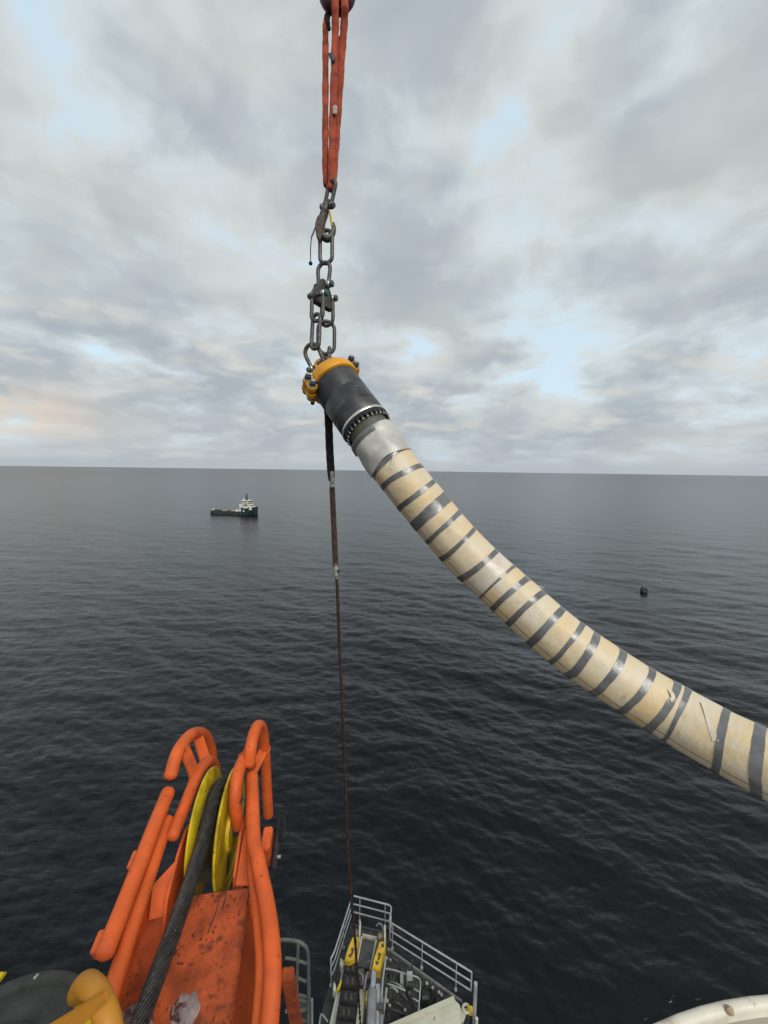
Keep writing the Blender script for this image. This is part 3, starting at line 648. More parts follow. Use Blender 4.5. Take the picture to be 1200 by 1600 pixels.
def build_plate():
    T = thing('delta_plate', 'thick grey steel delta plate between the upper and lower green-bolted shackles', 'plate', P(503, 478, DCH))
    ax = (Rc*.80-Fw*.58).normalized(); e = (Rc*.58+Fw*.80).normalized()
    bm = BM(); poly = []
    for x, y in ((-5, -28), (0, -31), (5, -28), (9, -18), (20, -4), (23, 4), (21, 10), (15, 12), (0, 9), (-15, 12), (-21, 10), (-23, 4), (-20, -4), (-9, -18)):
        poly.append(P(503.5, 468, DCH)+e*(x*S*1.05)+UPW*(-y*S*.98))
    prism(bm, [q+ax*(5.5*S) for q in poly], -ax*(11*S), .012); obj('plate_body', bm, STEEL, T)
build_plate()
pa = Rc*.92-Fw*.39
shackle(P(496.5, 460.5, DCH-.14), pa-Uc*.02, vec(-.06, 1), 20*S, 40*S, 3.0*S, 'nearer lower shackle hanging from the left of the delta plate', headside=1, bulge=1.0)
shackle(P(511.5, 468.5, DCH+.12), pa-Uc*.02, vec(.05, 1), 20*S, 41*S, 3.0*S, 'farther lower shackle hanging from the right of the delta plate', headside=1, bulge=1.05)
chain_link(P(495, 488, DCH-.14), P(492, 548, DCH-.15), 20*S, 2.95*S, math.radians(28), 'nearer of the two long links side by side above the clamp')
chain_link(P(510, 499, DCH+.12), P(509.5, 556, DCH+.14), 32*S, 3.0*S, math.radians(-8), 'farther and wider of the two long links side by side above the clamp')
shackle(P(496.5, 570, DCH-.10), Rc*.84+Uc*.38-Fw*.35, vec(-.42, -1), 23*S, 33*S, 3.1*S, 'bow shackle pinned to the left padeye of the yellow clamp', headM=STEEL, headside=-1, bulge=1.05)
shackle(P(512, 570, DCH+.16), Rc*.22-Fw*.95, vec(.1, -1), 20*S, 27*S, 3.0*S, 'bow shackle half hidden behind the crown of the yellow clamp', headM=STEEL, headside=-1)
# ------------------------------------------------------------------ tag line under the clamp
def strands(bm, pts, R, n, pitch, seg=7, rs=None):
    pts = [Vector(p) for p in pts]; x, y = frame_from(pts[1]-pts[0]); s = 0; fr_ = []
    for i in range(len(pts)):
        t = (pts[min(i+1, len(pts)-1)]-pts[max(i-1, 0)]).normalized(); x = (x-t*x.dot(t)).normalized(); y = t.cross(x)
        if i: s += (pts[i]-pts[i-1]).length
        fr_.append((x.copy(), y.copy(), s))
    rs = rs or R*math.sin(math.pi/n)/(1+math.sin(math.pi/n))*1.08; rc = R-rs
    for k in range(n):
        q = [p+(fx*math.cos(2*math.pi*(k/n+ss/pitch))+fy*math.sin(2*math.pi*(k/n+ss/pitch)))*rc for p, (fx, fy, ss) in zip(pts, fr_)]
        tube(bm, q, rs, seg, caps='flat')
    return bm
def dense(a, b, n): return [a.lerp(b, i/n) for i in range(n+1)]
DECK = H-18.1
def build_pennant():
    top = P(509.5, 615, 4.78); T = thing('wire_pennant', 'black-sleeved rusty wire pennant hanging from behind the end fitting', 'wire rope', top)
    a = [P(511, 612, 4.84), P(513.5, 660, 4.78), P(515, 700, 4.72), P(517, 735, 4.66), P(518, 750, 4.64)]
    for off, w_ in ((-2.2, 4.4), (2.6, 4.0)):
        bm = BM(); q = spline([p+vec(off*(1 if i < 4 else .5), 0)*1.0 for i, p in enumerate(a)], 8); rr = [w_*S*(1-.18*i/len(q))*(1+.05*math.sin(i*1.7)) for i in range(len(q))]
        tube(bm, q, rr, 12, ell=.6, up=Rc); obj('webbing_sleeve', bm, WEBBING, T)
    bm = BM(); tube(bm, spline([P(518.8, 738, 4.63), P(519.4, 752, 4.62), P(519.8, 768, 4.61)], 5), [3.2*S]*11, 12); obj('pale_splice', bm, PALEWRAP, T)
    bm = BM(); tube(bm, spline([P(516.6, 748, 4.64), P(517.4, 764, 4.63), P(518.6, 784, 4.62)], 5), [1.7*S]*11, 10); obj('pale_splice', bm, PALEWRAP, T)
    bm = BM(); strands(bm, dense(P(519, 762, 4.61), P(524.6, 886, 4.47), 90), 4.5*S, 6, .34, 7); obj('doubled_wire', bm, RUSTWIRE, T)
    bm = BM(); tube(bm, spline([P(523.8, 878, 4.48), P(525.2, 890, 4.46), P(526.3, 904, 4.44)], 5), [3.4*S, 3.6*S, 3.7*S, 3.9*S, 4.0*S, 3.9*S, 3.6*S, 3.3*S, 2.9*S, 2.6*S, 2.2*S], 12); fe = obj('ferrule', bm, PALEWRAP, T)
    bm = BM(); tube(bm, [P(527, 893, 4.44), P(529.5, 890, 4.42), P(530, 894, 4.42)], 1.1*S, 8); obj('seizing_tail', bm, STEEL, fe)
    a, b = P(526, 900, 4.44), P(563, 1600, 5.5); dr = (b-a); mid = P(546.2, 1370, 5.05)
    e = b+dr*((DECK-b.z)/dr.z)
    line = spline([a, P(534.5, 1100, 4.68), mid, b, e], 60)
    bm = BM(); strands(bm, line, 2.6*S, 6, .24, 5); obj('wire_rope', bm, RUSTWIRE, T)
build_pennant()
# ------------------------------------------------------------------ orange boom head with sheave, below left
bu = (Vector((540-600, 800-474, FPX))).normalized()              # boom axis in camera axes (right, up, forward): rises outward
br = Vector((1, 0, -bu.x/bu.z)); br = (br-bu*br.dot(bu)).normalized(); bn = bu.cross(br)
if bn.y < 0: bn = -bn
toW = lambda v: Rc*v.x+Uc*v.y+Fw*v.z
BO = P(250, 1590, 2.4); BX, BY, BZ = toW(br), toW(bu), toW(bn)
def B(x, y, z): return BO+BX*x+BY*y+BZ*z
def build_boom():
    T = thing('crane_boom_head', 'orange boom head with tubular guards and a yellow sheave, rusty deck plate behind it', 'crane boom', B(.1, -.6, -.6))
    TR = .054
    def pipe(name, pts, r=TR, n=6, M=ORANGE, parent=T):
        bm = BM(); tube(bm, spline([B(*p) for p in pts], n) if len(pts) > 2 else [B(*p) for p in pts], r, 20); return obj(name, bm, M, parent)
    def plate(name, pts, th, M=ORANGE, bev=.006, d=None, parent=T):
        bm = BM(); q = [B(*p) for p in pts]; nrm = (q[1]-q[0]).cross(q[2]-q[0]).normalized() if d is None else d
        prism(bm, q, -nrm*th, bev); return obj(name, bm, M, parent)
    # guard rails
    l1 = pipe('guard_rail', [(-.335, .21, .29), (-.345, .55, .24), (-.365, .95, .17), (-.375, 1.20, .12)])
    l2 = pipe('guard_rail', [(-.225, -.62, .20), (-.25, .0, .20), (-.285, .45, .15), (-.325, 1.02, .06)], .05)
    r1 = pipe('guard_rail', [(.66, -1.1, .02), (.66, -.55, .10), (.655, -.12, .13), (.64, .12, .15), (.575, .36, .12), (.455, .66, .09), (.375, .85, .05), (.325, 1.06, .03), (.255, 1.36, .01)], n=8)
    r2 = pipe('guard_rail', [(.575, -.35, -.02), (.565, .10, .02), (.49, .40, .0), (.40, .66, -.02), (.36, .80, -.03)], .04, 8)
    for y in (.28, .72): plate('rail_bracket', [(-.45, y-.05, .27-.12*y), (-.37, y-.05, .27-.12*y), (-.37, y+.06, .26-.12*y), (-.45, y+.06, .26-.12*y)], .10, d=BZ)
    # hoops round the sheave
    h1 = pipe('guard_hoop', [(-.36, 1.27, .235), (-.36, 1.45, .265), (-.355, 1.66, .16), (-.35, 1.81, .0), (-.345, 1.92, -.2), (-.34, 1.97, -.44), (-.34, 1.95, -.62)], .053, 8)
    h2 = pipe('guard_hoop', [(-.235, .90, .085), (-.23, 1.13, .045), (-.225, 1.27, .03), (-.22, 1.40, .01), (-.215, 1.54, -.07), (-.21, 1.64, -.18), (-.21, 1.70, -.34), (-.21, 1.68, -.55)], .049, 8)
    h3 = pipe('guard_hoop', [(.235, 1.41, .11), (.245, 1.50, .22), (.25, 1.62, .235), (.25, 1.77, .12), (.25, 1.865, -.10), (.25, 1.84, -.45), (.25, 1.74, -.85), (.25, 1.66, -1.2)], .052, 8)
    h4 = pipe('guard_hoop', [(.185, 1.08, -.20), (.175, 1.10, -.02), (.17, 1.16, .10), (.168, 1.27, .155), (.168, 1.44, .10), (.17, 1.56, -.05), (.17, 1.62, -.25)], .052, 8)
    def strip(a, b, wd, th=.012, name='hoop_strut'):
        a, b = Vector(a), Vector(b); d = (B(*b)-B(*a)).normalized(); s = BY-d*BY.dot(d); s.normalize(); bm = BM()
        nn = d.cross(s); ca = (B(*a)+B(*b))/2; box(bm, ca, d*((B(*b)-B(*a)).length/2), s*wd, nn*th, .003)
        return obj(name, bm, ORANGE, T)
    strip((-.355, 1.54, .22), (-.225, 1.38, .0), .055); strip((-.35, 1.80, -.01), (-.215, 1.58, -.12), .05)
    strip((.25, 1.80, .06), (.17, 1.5, .06), .04); strip((.25, 1.85, -.35), (.172, 1.55, -.30), .045)
    for (x, y, z, r_) in ((-.357, 1.50, .25, .0545), (-.35, 1.80, .01, .0545), (-.226, 1.36, .02, .0505), (.25, 1.79, .08, .0535), (.25, 1.85, -.36, .0535), (.169, 1.50, .07, .0535)):
        t_ = BY if abs(z) < .2 else -BZ; bm = BM(); c = B(x, y, z)
        tube(bm, [c+(BX*math.cos(a)+t_.cross(BX)*math.sin(a))*(r_+.0035*math.sin(a*9)) for a in [k*math.pi/12 for k in range(24)]], .006, 6, closed=True); obj('weld_bead', bm, ORANGE, T)
    c = B(.19, 1.13, .045); bm = BM(); tube(bm, [c+BX*.03+BZ*.033-BY*.02, c+BX*.036+BZ*.03, c+BX*.03+BZ*.036+BY*.035], [.012, .018, .010], 8); obj('rust_scar', bm, mat('bare_dark_rust', (.03, .022, .02), .8, var=.4, vscale=40), h4)
    # plates
    PZ = -.16
    tp = plate('rope_deck_plate', [(-.40, -1.1, PZ), (.66, -1.1, PZ), (.63, .05, PZ), (.36, .54, PZ), (.37, .64, PZ), (-.03, .62, PZ), (-.05, .60, PZ), (-.05, .585, PZ), (-.34, .585, PZ), (-.37, .15, PZ)], .03, ORANGE_WORN_SHADE, .006, BZ)
    plate('side_web', [(-.31, -1.1, .12), (-.31, .60, -.02), (-.31, .60, -.35), (-.31, -1.1, -.45)], .02, ORANGE, .004, BX)
    plate('side_web', [(.50, -1.1, .02), (.60, .06, .0), (.40, .56, -.10), (.40, .56, -.5), (.5, -1.1, -.6)], .02, ORANGE, .004, BX)
    plate('sheave_cheek', [(-.165, .40, -.17), (-.165, .56, -.02), (-.165, .80, .03), (-.165, .96, .02), (-.165, 1.25, -.2), (-.165, 1.1, -.55), (-.165, .4, -.5)], .02, ORANGE, .004, BX)
    plate('sheave_cheek', [(.24, .66, -.30), (.24, .72, -.19), (.24, .98, -.10), (.24, 1.28, -.25), (.24, 1.1, -.6), (.24, .66, -.5)], .02, ORANGE, .004, BX)
    plate('gusset', [(-.30, .50, -.15), (-.30, .64, -.01), (-.17, .78, .02), (-.17, .52, -.15)], .014, ORANGE, .003)
    plate('under_box', [(-.29, .50, -.36), (.33, .50, -.36), (.48, -1.1, -.42), (-.29, -1.1, -.42)], .3, ORANGE, .01, BZ)
    # grease patches on the deck
    # right hand fittings
    plate('side_block', [(.755, .10, -.03), (.68, .10, -.03), (.68, .165, -.03), (.755, .165, -.03)], 1.2, ORANGE_WORN_SHADE, .006, BZ)  # darker orange puts the shade of the block's near face into its colour
    plate('side_bracket', [(.50, .80, .0), (.43, .80, .0), (.43, .96, .0), (.50, .96, .0)], .26, ORANGE, .008, BZ)
    plate('bracket_step', [(.46, .76, .03), (.41, .76, .03), (.41, .84, .03), (.46, .84, .03)], .10, ORANGE, .006, BZ)
    bm = BM(); tube(bm, [B(.53, .74, -.14), B(.53, .98, -.10)], .028, 12); hc = obj('hydraulic_cylinder', bm, BLACKRUB, T)
    for k in range(3):
        bm = BM(); tube(bm, spline([B(.52, .94, -.06), B(.545+.02*k, 1.02, .02), B(.57+.012*k, 1.0-.06*k, -.03), B(.54, .90, -.10)], 6), .006, 6); obj('hose', bm, BLACKRUB, hc)
    bm = BM(); cyl(bm, B(.53, .80, -.12), B(.575, .80, -.12), .012, 8); obj('nipple', bm, GALV, hc)
    plate('cheek_apron', [(.38, .66, -.19), (.25, .67, -.19), (.25, 1.02, -.13), (.30, .98, -.13)], .02, ORANGE, .004, BZ)
    for (xa, ya, xb, yb) in ((.16, .60, .13, .40), (.20, .62, .19, .52)):
        bm = BM(); tube(bm, spline([B(xa, ya, -.159), B((xa+xb)/2+.008, (ya+yb)/2, -.159), B(xb, yb, -.159)], 4), .004, 6); obj('scratch', bm, DRUMRIM, tp)
    # sheave
    sc_ = (1.10, -.265); R = .46
    def disc(name, x0, prof, M, seg=72):
        bm = BM(); lathe(bm, prof, B(x0, sc_[0], sc_[1]), BX, seg); return obj(name, bm, M, sh)
    bm = BM(); lathe(bm, [(-.075, .05), (-.075, .35), (-.055, .325), (-.03, .282), (0, .268), (.03, .282), (.055, .325), (.075, .35), (.075, .05)], B(0, *sc_), BX, 72)
    sh = obj('sheave', bm, mat('sheave_groove', (.045, .036, .012), .5, var=.4, vscale=6), T)
    SHY = mat('sheave_yellow', (.42, .30, .010), .5, var=.3, vscale=7, spots=(.10, .075, .015), spot_scale=40, spot_lo=.58, spot_hi=.68, bump=.08, spec=.3)
    disc('sheave_flange', -.10, [(-.012, .10), (-.012, R-.006), (-.006, R), (.003, R), (.010, R-.008), (.030, .34), (.030, .10)], SHY)
    fl = disc('sheave_flange', .10, [(-.030, .10), (-.030, .34), (-.010, R-.008), (-.003, R), (.006, R), (.012, R-.006), (.012, .36), (.004, .35), (.004, .17), (.03, .16), (.03, .05)], SHY)
    for a in (3.9,):
        e = BY*math.cos(a)+BZ*math.sin(a); t_ = BY*-math.sin(a)+BZ*math.cos(a); c = B(.1045, *sc_)+e*.26
        bm = BM(); prism(bm, [c+e*.07+t_*.03+BX*.004, c+e*.07-t_*.03+BX*.004, c-e*.07-t_*.02+BX*.004, c-e*.07+t_*.02+BX*.004], -BX*.004, .001); obj('web_opening', bm, BLACKRUB, fl)
    bm = BM(); cyl(bm, B(-.19, *sc_), B(.27, *sc_), .06, 24); obj('axle', bm, STEEL, sh)
    return tp
build_boom()
def build_patches():
    PZ = -.157
    for j, (cx, cy, ax_, ay_) in enumerate(((.095, .03, .080, .11), (-.20, .0, .11, .10))):
        bm = BM(); n = 40; c = bm.verts.new(B(cx, cy, PZ+.004)); ring = []; ring2 = []
        for k in range(n):
            a = 2*math.pi*k/n; q = 1+.12*math.sin(3*a+j)+.08*math.sin(7*a+2*j); ring.append(bm.verts.new(B(cx+ax_*q*.8*math.cos(a), cy+ay_*q*.8*math.sin(a), PZ+.004))); ring2.append(bm.verts.new(B(cx+ax_*q*math.cos(a), cy+ay_*q*math.sin(a), PZ-.002)))
        for k in range(n):
            bm.faces.new((c, ring[k], ring[(k+1) % n])); bm.faces.new((ring[k], ring2[k], ring2[(k+1) % n], ring[(k+1) % n]))
        obj('grease_patch', bm, mat('grey_grease', (.20, .155, .15), .4, var=.25, vscale=16, spots=(.06, .025, .02), spot_scale=24, spot_lo=.5, spot_hi=.58, bump=.5, bscale=35), [o for o in bpy.data.objects if o.name == 'crane_boom_head'][0],
            label='greyish purple smear of old grease')
build_patches()
def build_hoist_rope():
    pts = [B(-.16, -1.1, .10), B(-.115, -.5, .11), B(-.07, -.05, .125), B(-.03, .35, .095), B(-.005, .70, .075), B(0, .95, .06)]
    for k in range(1, 14): a = math.radians(90+8-k*13); pts.append(B(0, 1.10+.322*math.cos(a), -.265+.322*math.sin(a)))
    pts.append(B(0, 1.35, -1.2)); pts.append(B(-.02, 1.1, -2.4))
    line = resample(spline(pts, 24), .012)
    bm = BM(); strands(bm, line, .054, 14, .62, 7); tube(bm, line[::4], .044, 10, caps='flat')
    obj('hoist_wire_rope', bm, WIRE, label='thick black greased wire rope running over the yellow sheave', cat='wire rope')
build_hoist_rope()
# ------------------------------------------------------------------ yellow guard and dark drum, bottom left corner
def build_guard():
    T = thing('yellow_guard', 'ochre yellow curved tube guard with gusset plate in the bottom left corner', 'guard', P(130, 1640, 1.75))
    D0 = 1.72
    bm = BM(); tube(bm, spline([P(123, 1551, D0+.10), P(134, 1538, D0+.06), P(149, 1549, D0), P(162, 1574, D0-.05), P(172, 1610, D0-.09), P(176, 1680, D0-.16), P(174, 1780, D0-.24)], 10), [.043]*4+[.046]*57, 24); obj('guard_tube', bm, OCHRE, T)
    def pl(name, pts, th, M=OCHRE):
        bm = BM(); q = [P(*p) for p in pts]; nrm = (q[1]-q[0]).cross(q[2]-q[0]).normalized(); prism(bm, q, nrm*th, .004); return obj(name, bm, M, T)
    pl('gusset_plate', [(66, 1608, D0-.02), (163, 1549, D0-.10), (166, 1566, D0-.11), (90, 1640, D0-.06)], .014)
    pl('yellow_panel', [(100, 1610, D0+.12), (126, 1552, D0+.16), (150, 1562, D0+.12), (190, 1700, D0+.0), (90, 1700, D0+.02)], .02, YELLOW)
    pl('corner_flange', [(-30, 1518, D0+.35), (7, 1519, D0+.35), (-2, 1532, D0+.33), (-30, 1560, D0+.3)], .03, YELLOW)
build_guard()
def build_drum():
    c = P(-45, 1722, 2.0); ax = Vector((0, -.03, 1)).normalized()
    T = thing('dark_drum', 'dark grey round drum with a lighter rim in the bottom left corner', 'drum', c-ax*.3)
    R = .515
    bm = BM(); lathe(bm, [(-.30, R*.5), (-.30, R*.96), (-.04, R*.96), (-.035, R*.9), (-.035, R*.1)], c, ax, 64); obj('drum_shell', bm, DRUMGREY, T)
    bm = BM(); lathe(bm, [(-.05, R*.965), (-.05, R*1.0), (-.035, R*1.03), (-.012, R*1.03), (.0, R*1.0), (.0, R*.93), (-.02, R*.91), (-.034, R*.905)], c, ax, 64); obj('drum_rim', bm, DRUMRIM, T)
    bm = BM(); lathe(bm, [(-.034, R*.2), (-.02, R*.22), (-.0, R*.5), (-.0, R*.55), (-.03, R*.58)], c-BX*.0, ax, 48); obj('drum_hub', bm, DRUMRIM, T)
    bm = BM(); tube(bm, [P(54, 1528, 2.42), P(59, 1523, 2.44)], .008, 8); obj('rim_weld', bm, mat('pale_scuff', (.3, .3, .28), .6), T)
build_drum()
# ------------------------------------------------------------------ white round cover, bottom right corner
def build_cover():
    z = H-3.1; q = [AtZ(x, y, z) for x, y in ((1010, 1600), (1100, 1565), (1200, 1549))]
    (x1, y1), (x2, y2), (x3, y3) = [(p.x, p.y) for p in q]
    d = 2*(x1*(y2-y3)+x2*(y3-y1)+x3*(y1-y2))
    ux = ((x1*x1+y1*y1)*(y2-y3)+(x2*x2+y2*y2)*(y3-y1)+(x3*x3+y3*y3)*(y1-y2))/d; uy = ((x1*x1+y1*y1)*(x3-x2)+(x2*x2+y2*y2)*(x1-x3)+(x3*x3+y3*y3)*(x2-x1))/d
    c = Vector((ux, uy, z)); R = (Vector((x1, y1, z))-c).length; print('cover', c, R)
    T = thing('round_cover', 'cream white round cover with a rolled rim in the bottom right corner', 'cover', c-Vector((0, 0, .5)))
    bm = BM(); prof = []
    for k in range(13): a = math.pi*(1.35-1.5*k/12); prof.append((.035*math.sin(a)-.03, R-.035-.035*math.cos(math.pi-a)*-1 if False else R-.035+.035*math.cos(a)))
    lathe(bm, [(-.5, R*.4), (-.5, R-.03), (-.06, R-.006)]+[(-.03+.035*math.sin(a), R-.035+.035*math.cos(a)) for a in [math.radians(-30+10*k) for k in range(22)]]+[(-.05, R-.08), (-.05, R*.4)], c, UPW, 128); obj('rolled_rim', bm, RIMWHITE, T)
    bm = BM(); lathe(bm, [(-.48, R*.3), (-.048, R-.079), (-.040, R-.10), (-.030, R*.6), (-.025, .05)], c, UPW, 96); obj('cover_disc', bm, RIMBEIGE, T)
    p = AtZ(1131, 1567, z+.006); e = (p-c).normalized(); bm = BM(); tube(bm, [p-e*.045, p-e*.035, p-e*.02], [.018, .024, .016], 12); obj('paint_blister', bm, mat('blister_rust', (.36, .27, .19), .6), T)
    for k in range(9):
        a = math.radians(100+k*17); q = c+Vector((math.cos(a), math.sin(a), 0))*(R-.16); bm = BM(); cyl(bm, q-UPW*.05, q+UPW*-.020, .016, 6); obj('cover_bolt', bm, RIMBEIGE, T, angle=20)
build_cover()
# ------------------------------------------------------------------ deck platform with railing and tensioner far below
G = lambda px, py, h=0.0: AtZ(px, py, DECK+h)
def build_platform():
    T = thing('deck_platform', 'dark grated deck platform with cream side box at the foot of the cable', 'platform', G(640, 1560))
    poly = [(605, 1485), (724, 1570), (738, 1700), (470, 1700), (513, 1545), (548, 1446), (604, 1460)]
    bm = BM(); prism(bm, [G(x, y) for x, y in poly], Vector((0, 0, -.25))); obj('deck_plate', bm, GRATING, T, smooth=False)
    def bar(name, a, b, wd, hh, M, h0=0.0):
        A, B_ = G(*a, h0), G(*b, h0); d = (B_-A).normalized(); s = d.cross(UPW); bm = BM(); box(bm, (A+B_)/2+UPW*hh/2, d*((B_-A).length/2), s*wd, UPW*hh/2, .01); return obj(name, bm, M, T)
    bar('edge_kerb', (605, 1485), (722, 1569), .04, .12, mat('kerb_grey', (.14, .145, .14), .6, var=.2)); bar('edge_kerb', (548, 1446), (604, 1460), .03, .08, DARKBOX)
    # grating bars in panels
    bm = BM(); top = [(709, 1560), (719, 1569), (726, 1700), (520, 1700), (623, 1599)]
    prism(bm, [G(x, y, .42) for x, y in top], Vector((0, 0, -1.6)), .03); obj('cream_box', bm, CREAMPAINT, T, label='cream painted steel box along the near deck edge')
    bar('box_coaming', (520, 1646), (710, 1562), .07, .07, CREAMPAINT, .425)
    for i in range(16):                                            # bearing bars of the grating
        t = i/15; a = (606+t*104, 1490+t*74); b = (590+t*60, 1600+t*30); bar('grating_bar', a, b, .012, .03, DARKBOX, .002)
    for x, y in ((604, 1498), (610, 1500), (605, 1565), (609, 1573), (633, 1580), (686, 1552), (690, 1556), (667, 1538), (676, 1545)):
        c = G(x, y, .03); bm = BM(); cyl(bm, c-UPW*.02, c+UPW*.06, .05, 10); obj('deck_bolt', bm, RAILGREY, T)
    for pts in ([(600, 1513, .9), (612, 1515, .9), (626, 1519, .9), (635, 1524, .85), (636, 1540, .2)], [(605, 1537, .5), (618, 1541, .5), (633, 1548, .5)], [(643, 1524, .9), (652, 1527, .9), (657, 1534, .9), (656, 1553, .9), (654, 1580, .5), (653, 1598, .0)], [(647, 1545, .5), (655, 1550, .5)], [(644, 1559, .4), (654, 1565, .4)]):
        bm = BM(); tube(bm, spline([G(*p) for p in pts], 5), .022, 8); obj('hand_hoop', bm, RAILGREY, T)
    c = G(640, 1525, .9); bm = BM(); box(bm, c, Vector((.1, 0, 0)), Vector((0, .06, 0)), Vector((0, 0, .12)), .01); obj('junction_box', bm, RAILGREY, T)
    for i, (x, y) in enumerate(((643, 1535), (645, 1575))):
        bm = BM(); cyl(bm, G(x, y), G(x, y)+UPW*.9, .03, 8); obj('stanchion', bm, DARKBOX, T)
build_platform()
def build_clutter():
    rr = random.Random(4)
    T = thing('deck_pipework', 'cluster of small pipes, valves and hoses lying on the dark deck plates', 'pipework', G(620, 1550))
    for k in range(9):
        x = rr.uniform(600, 628); y = 1500+k*11+rr.uniform(-3, 3); x2 = x+rr.uniform(6, 30); y2 = y+rr.uniform(4, 14)
        bm = BM(); tube(bm, spline([G(x, y, .05), G((x+x2)/2, (y+y2)/2-3, rr.uniform(.1, .3)), G(x2, y2, .06)], 5), rr.uniform(.018, .04), 8); obj('deck_hose', bm, rr.choice([DARKBOX, STEEL, RAILGREY]), T)
    for k in range(8):
        x = rr.uniform(602, 690); y = 1500+(x-600)*.72+rr.uniform(8, 40); c = G(x, y, .08); h = rr.uniform(.06, .16)
        bm = BM(); box(bm, c, Vector((rr.uniform(.05, .12), 0, 0)), Vector((0, rr.uniform(.05, .12), 0)), Vector((0, 0, h)), .01); v = obj('valve_block', bm, rr.choice([DARKBOX, STEEL, RAILGREY, CREAMPAINT]), T)
    c = G(668, 1558, .05)
    for k in range(3):
        bm = BM(); tube(bm, [c+Vector(((.30-.05*k)*math.cos(a), (.30-.05*k)*math.sin(a), .04*k)) for a in [q*math.pi/10 for q in range(20)]], .022, 8, closed=True); obj('coiled_hose', bm, BLACKRUB, T)
build_clutter()
def railing(label, plan, posts, close_end=False):
    P_ = [G(x, y, 1.1) for x, y in plan]; T = thing('railing', label, 'railing', G(*plan[0], 1.1)-UPW*1.1, 'railings of the deck platform')
    for h in (0, -.36, -.72):
        bm = BM(); pts = [p+UPW*h for p in P_]
        q = [pts[0]]
        for i in range(1, len(pts)-1):                               # rounded corners
            a, b, c = pts[i-1], pts[i], pts[i+1]; u1 = (a-b).normalized(); u2 = (c-b).normalized(); rr = min(.16, (a-b).length*.4, (c-b).length*.4)
            for k in range(5): t = k/4; q.append((b+u1*rr).lerp(b, t).lerp(b.lerp(b+u2*rr, t), t))
        q.append(pts[-1])
        tube(bm, q, .030 if h == 0 else .026, 10); obj('rail', bm, RAILGREY, T)
    for (k, t) in posts:
        p = P_[k].lerp(P_[k+1], t); bm = BM(); cyl(bm, p-UPW*1.1, p, .020, 8); obj('post', bm, RAILGREY, T)
        bm = BM(); box(bm, p-UPW*1.06, Vector((.045, 0, 0)), Vector((0, .045, 0)), Vector((0, 0, .04)), .008); obj('post_foot', bm, RAILGREY, T)
    if close_end:
        for e in close_end:
            bm = BM(); tube(bm, [P_[e], P_[e]-UPW*.72], .028, 8); obj('end_bar', bm, RAILGREY, T)
railing('grey three-bar railing across the far end of the deck platform', [(553, 1400), (612, 1415), (609, 1438)], ((0, .16), (0, .83)), (2,))
railing('grey three-bar railing slanting down the right edge of the deck platform', [(609.5, 1441), (737, 1519)], ((0, .035), (0, .42), (0, .83)), (0, 1))
railing('steep grey three-bar railing along the left edge of the deck platform', [(549.5, 1403), (523, 1486), (517, 1498)], ((0, .5), (1, 1.0)), (2,))
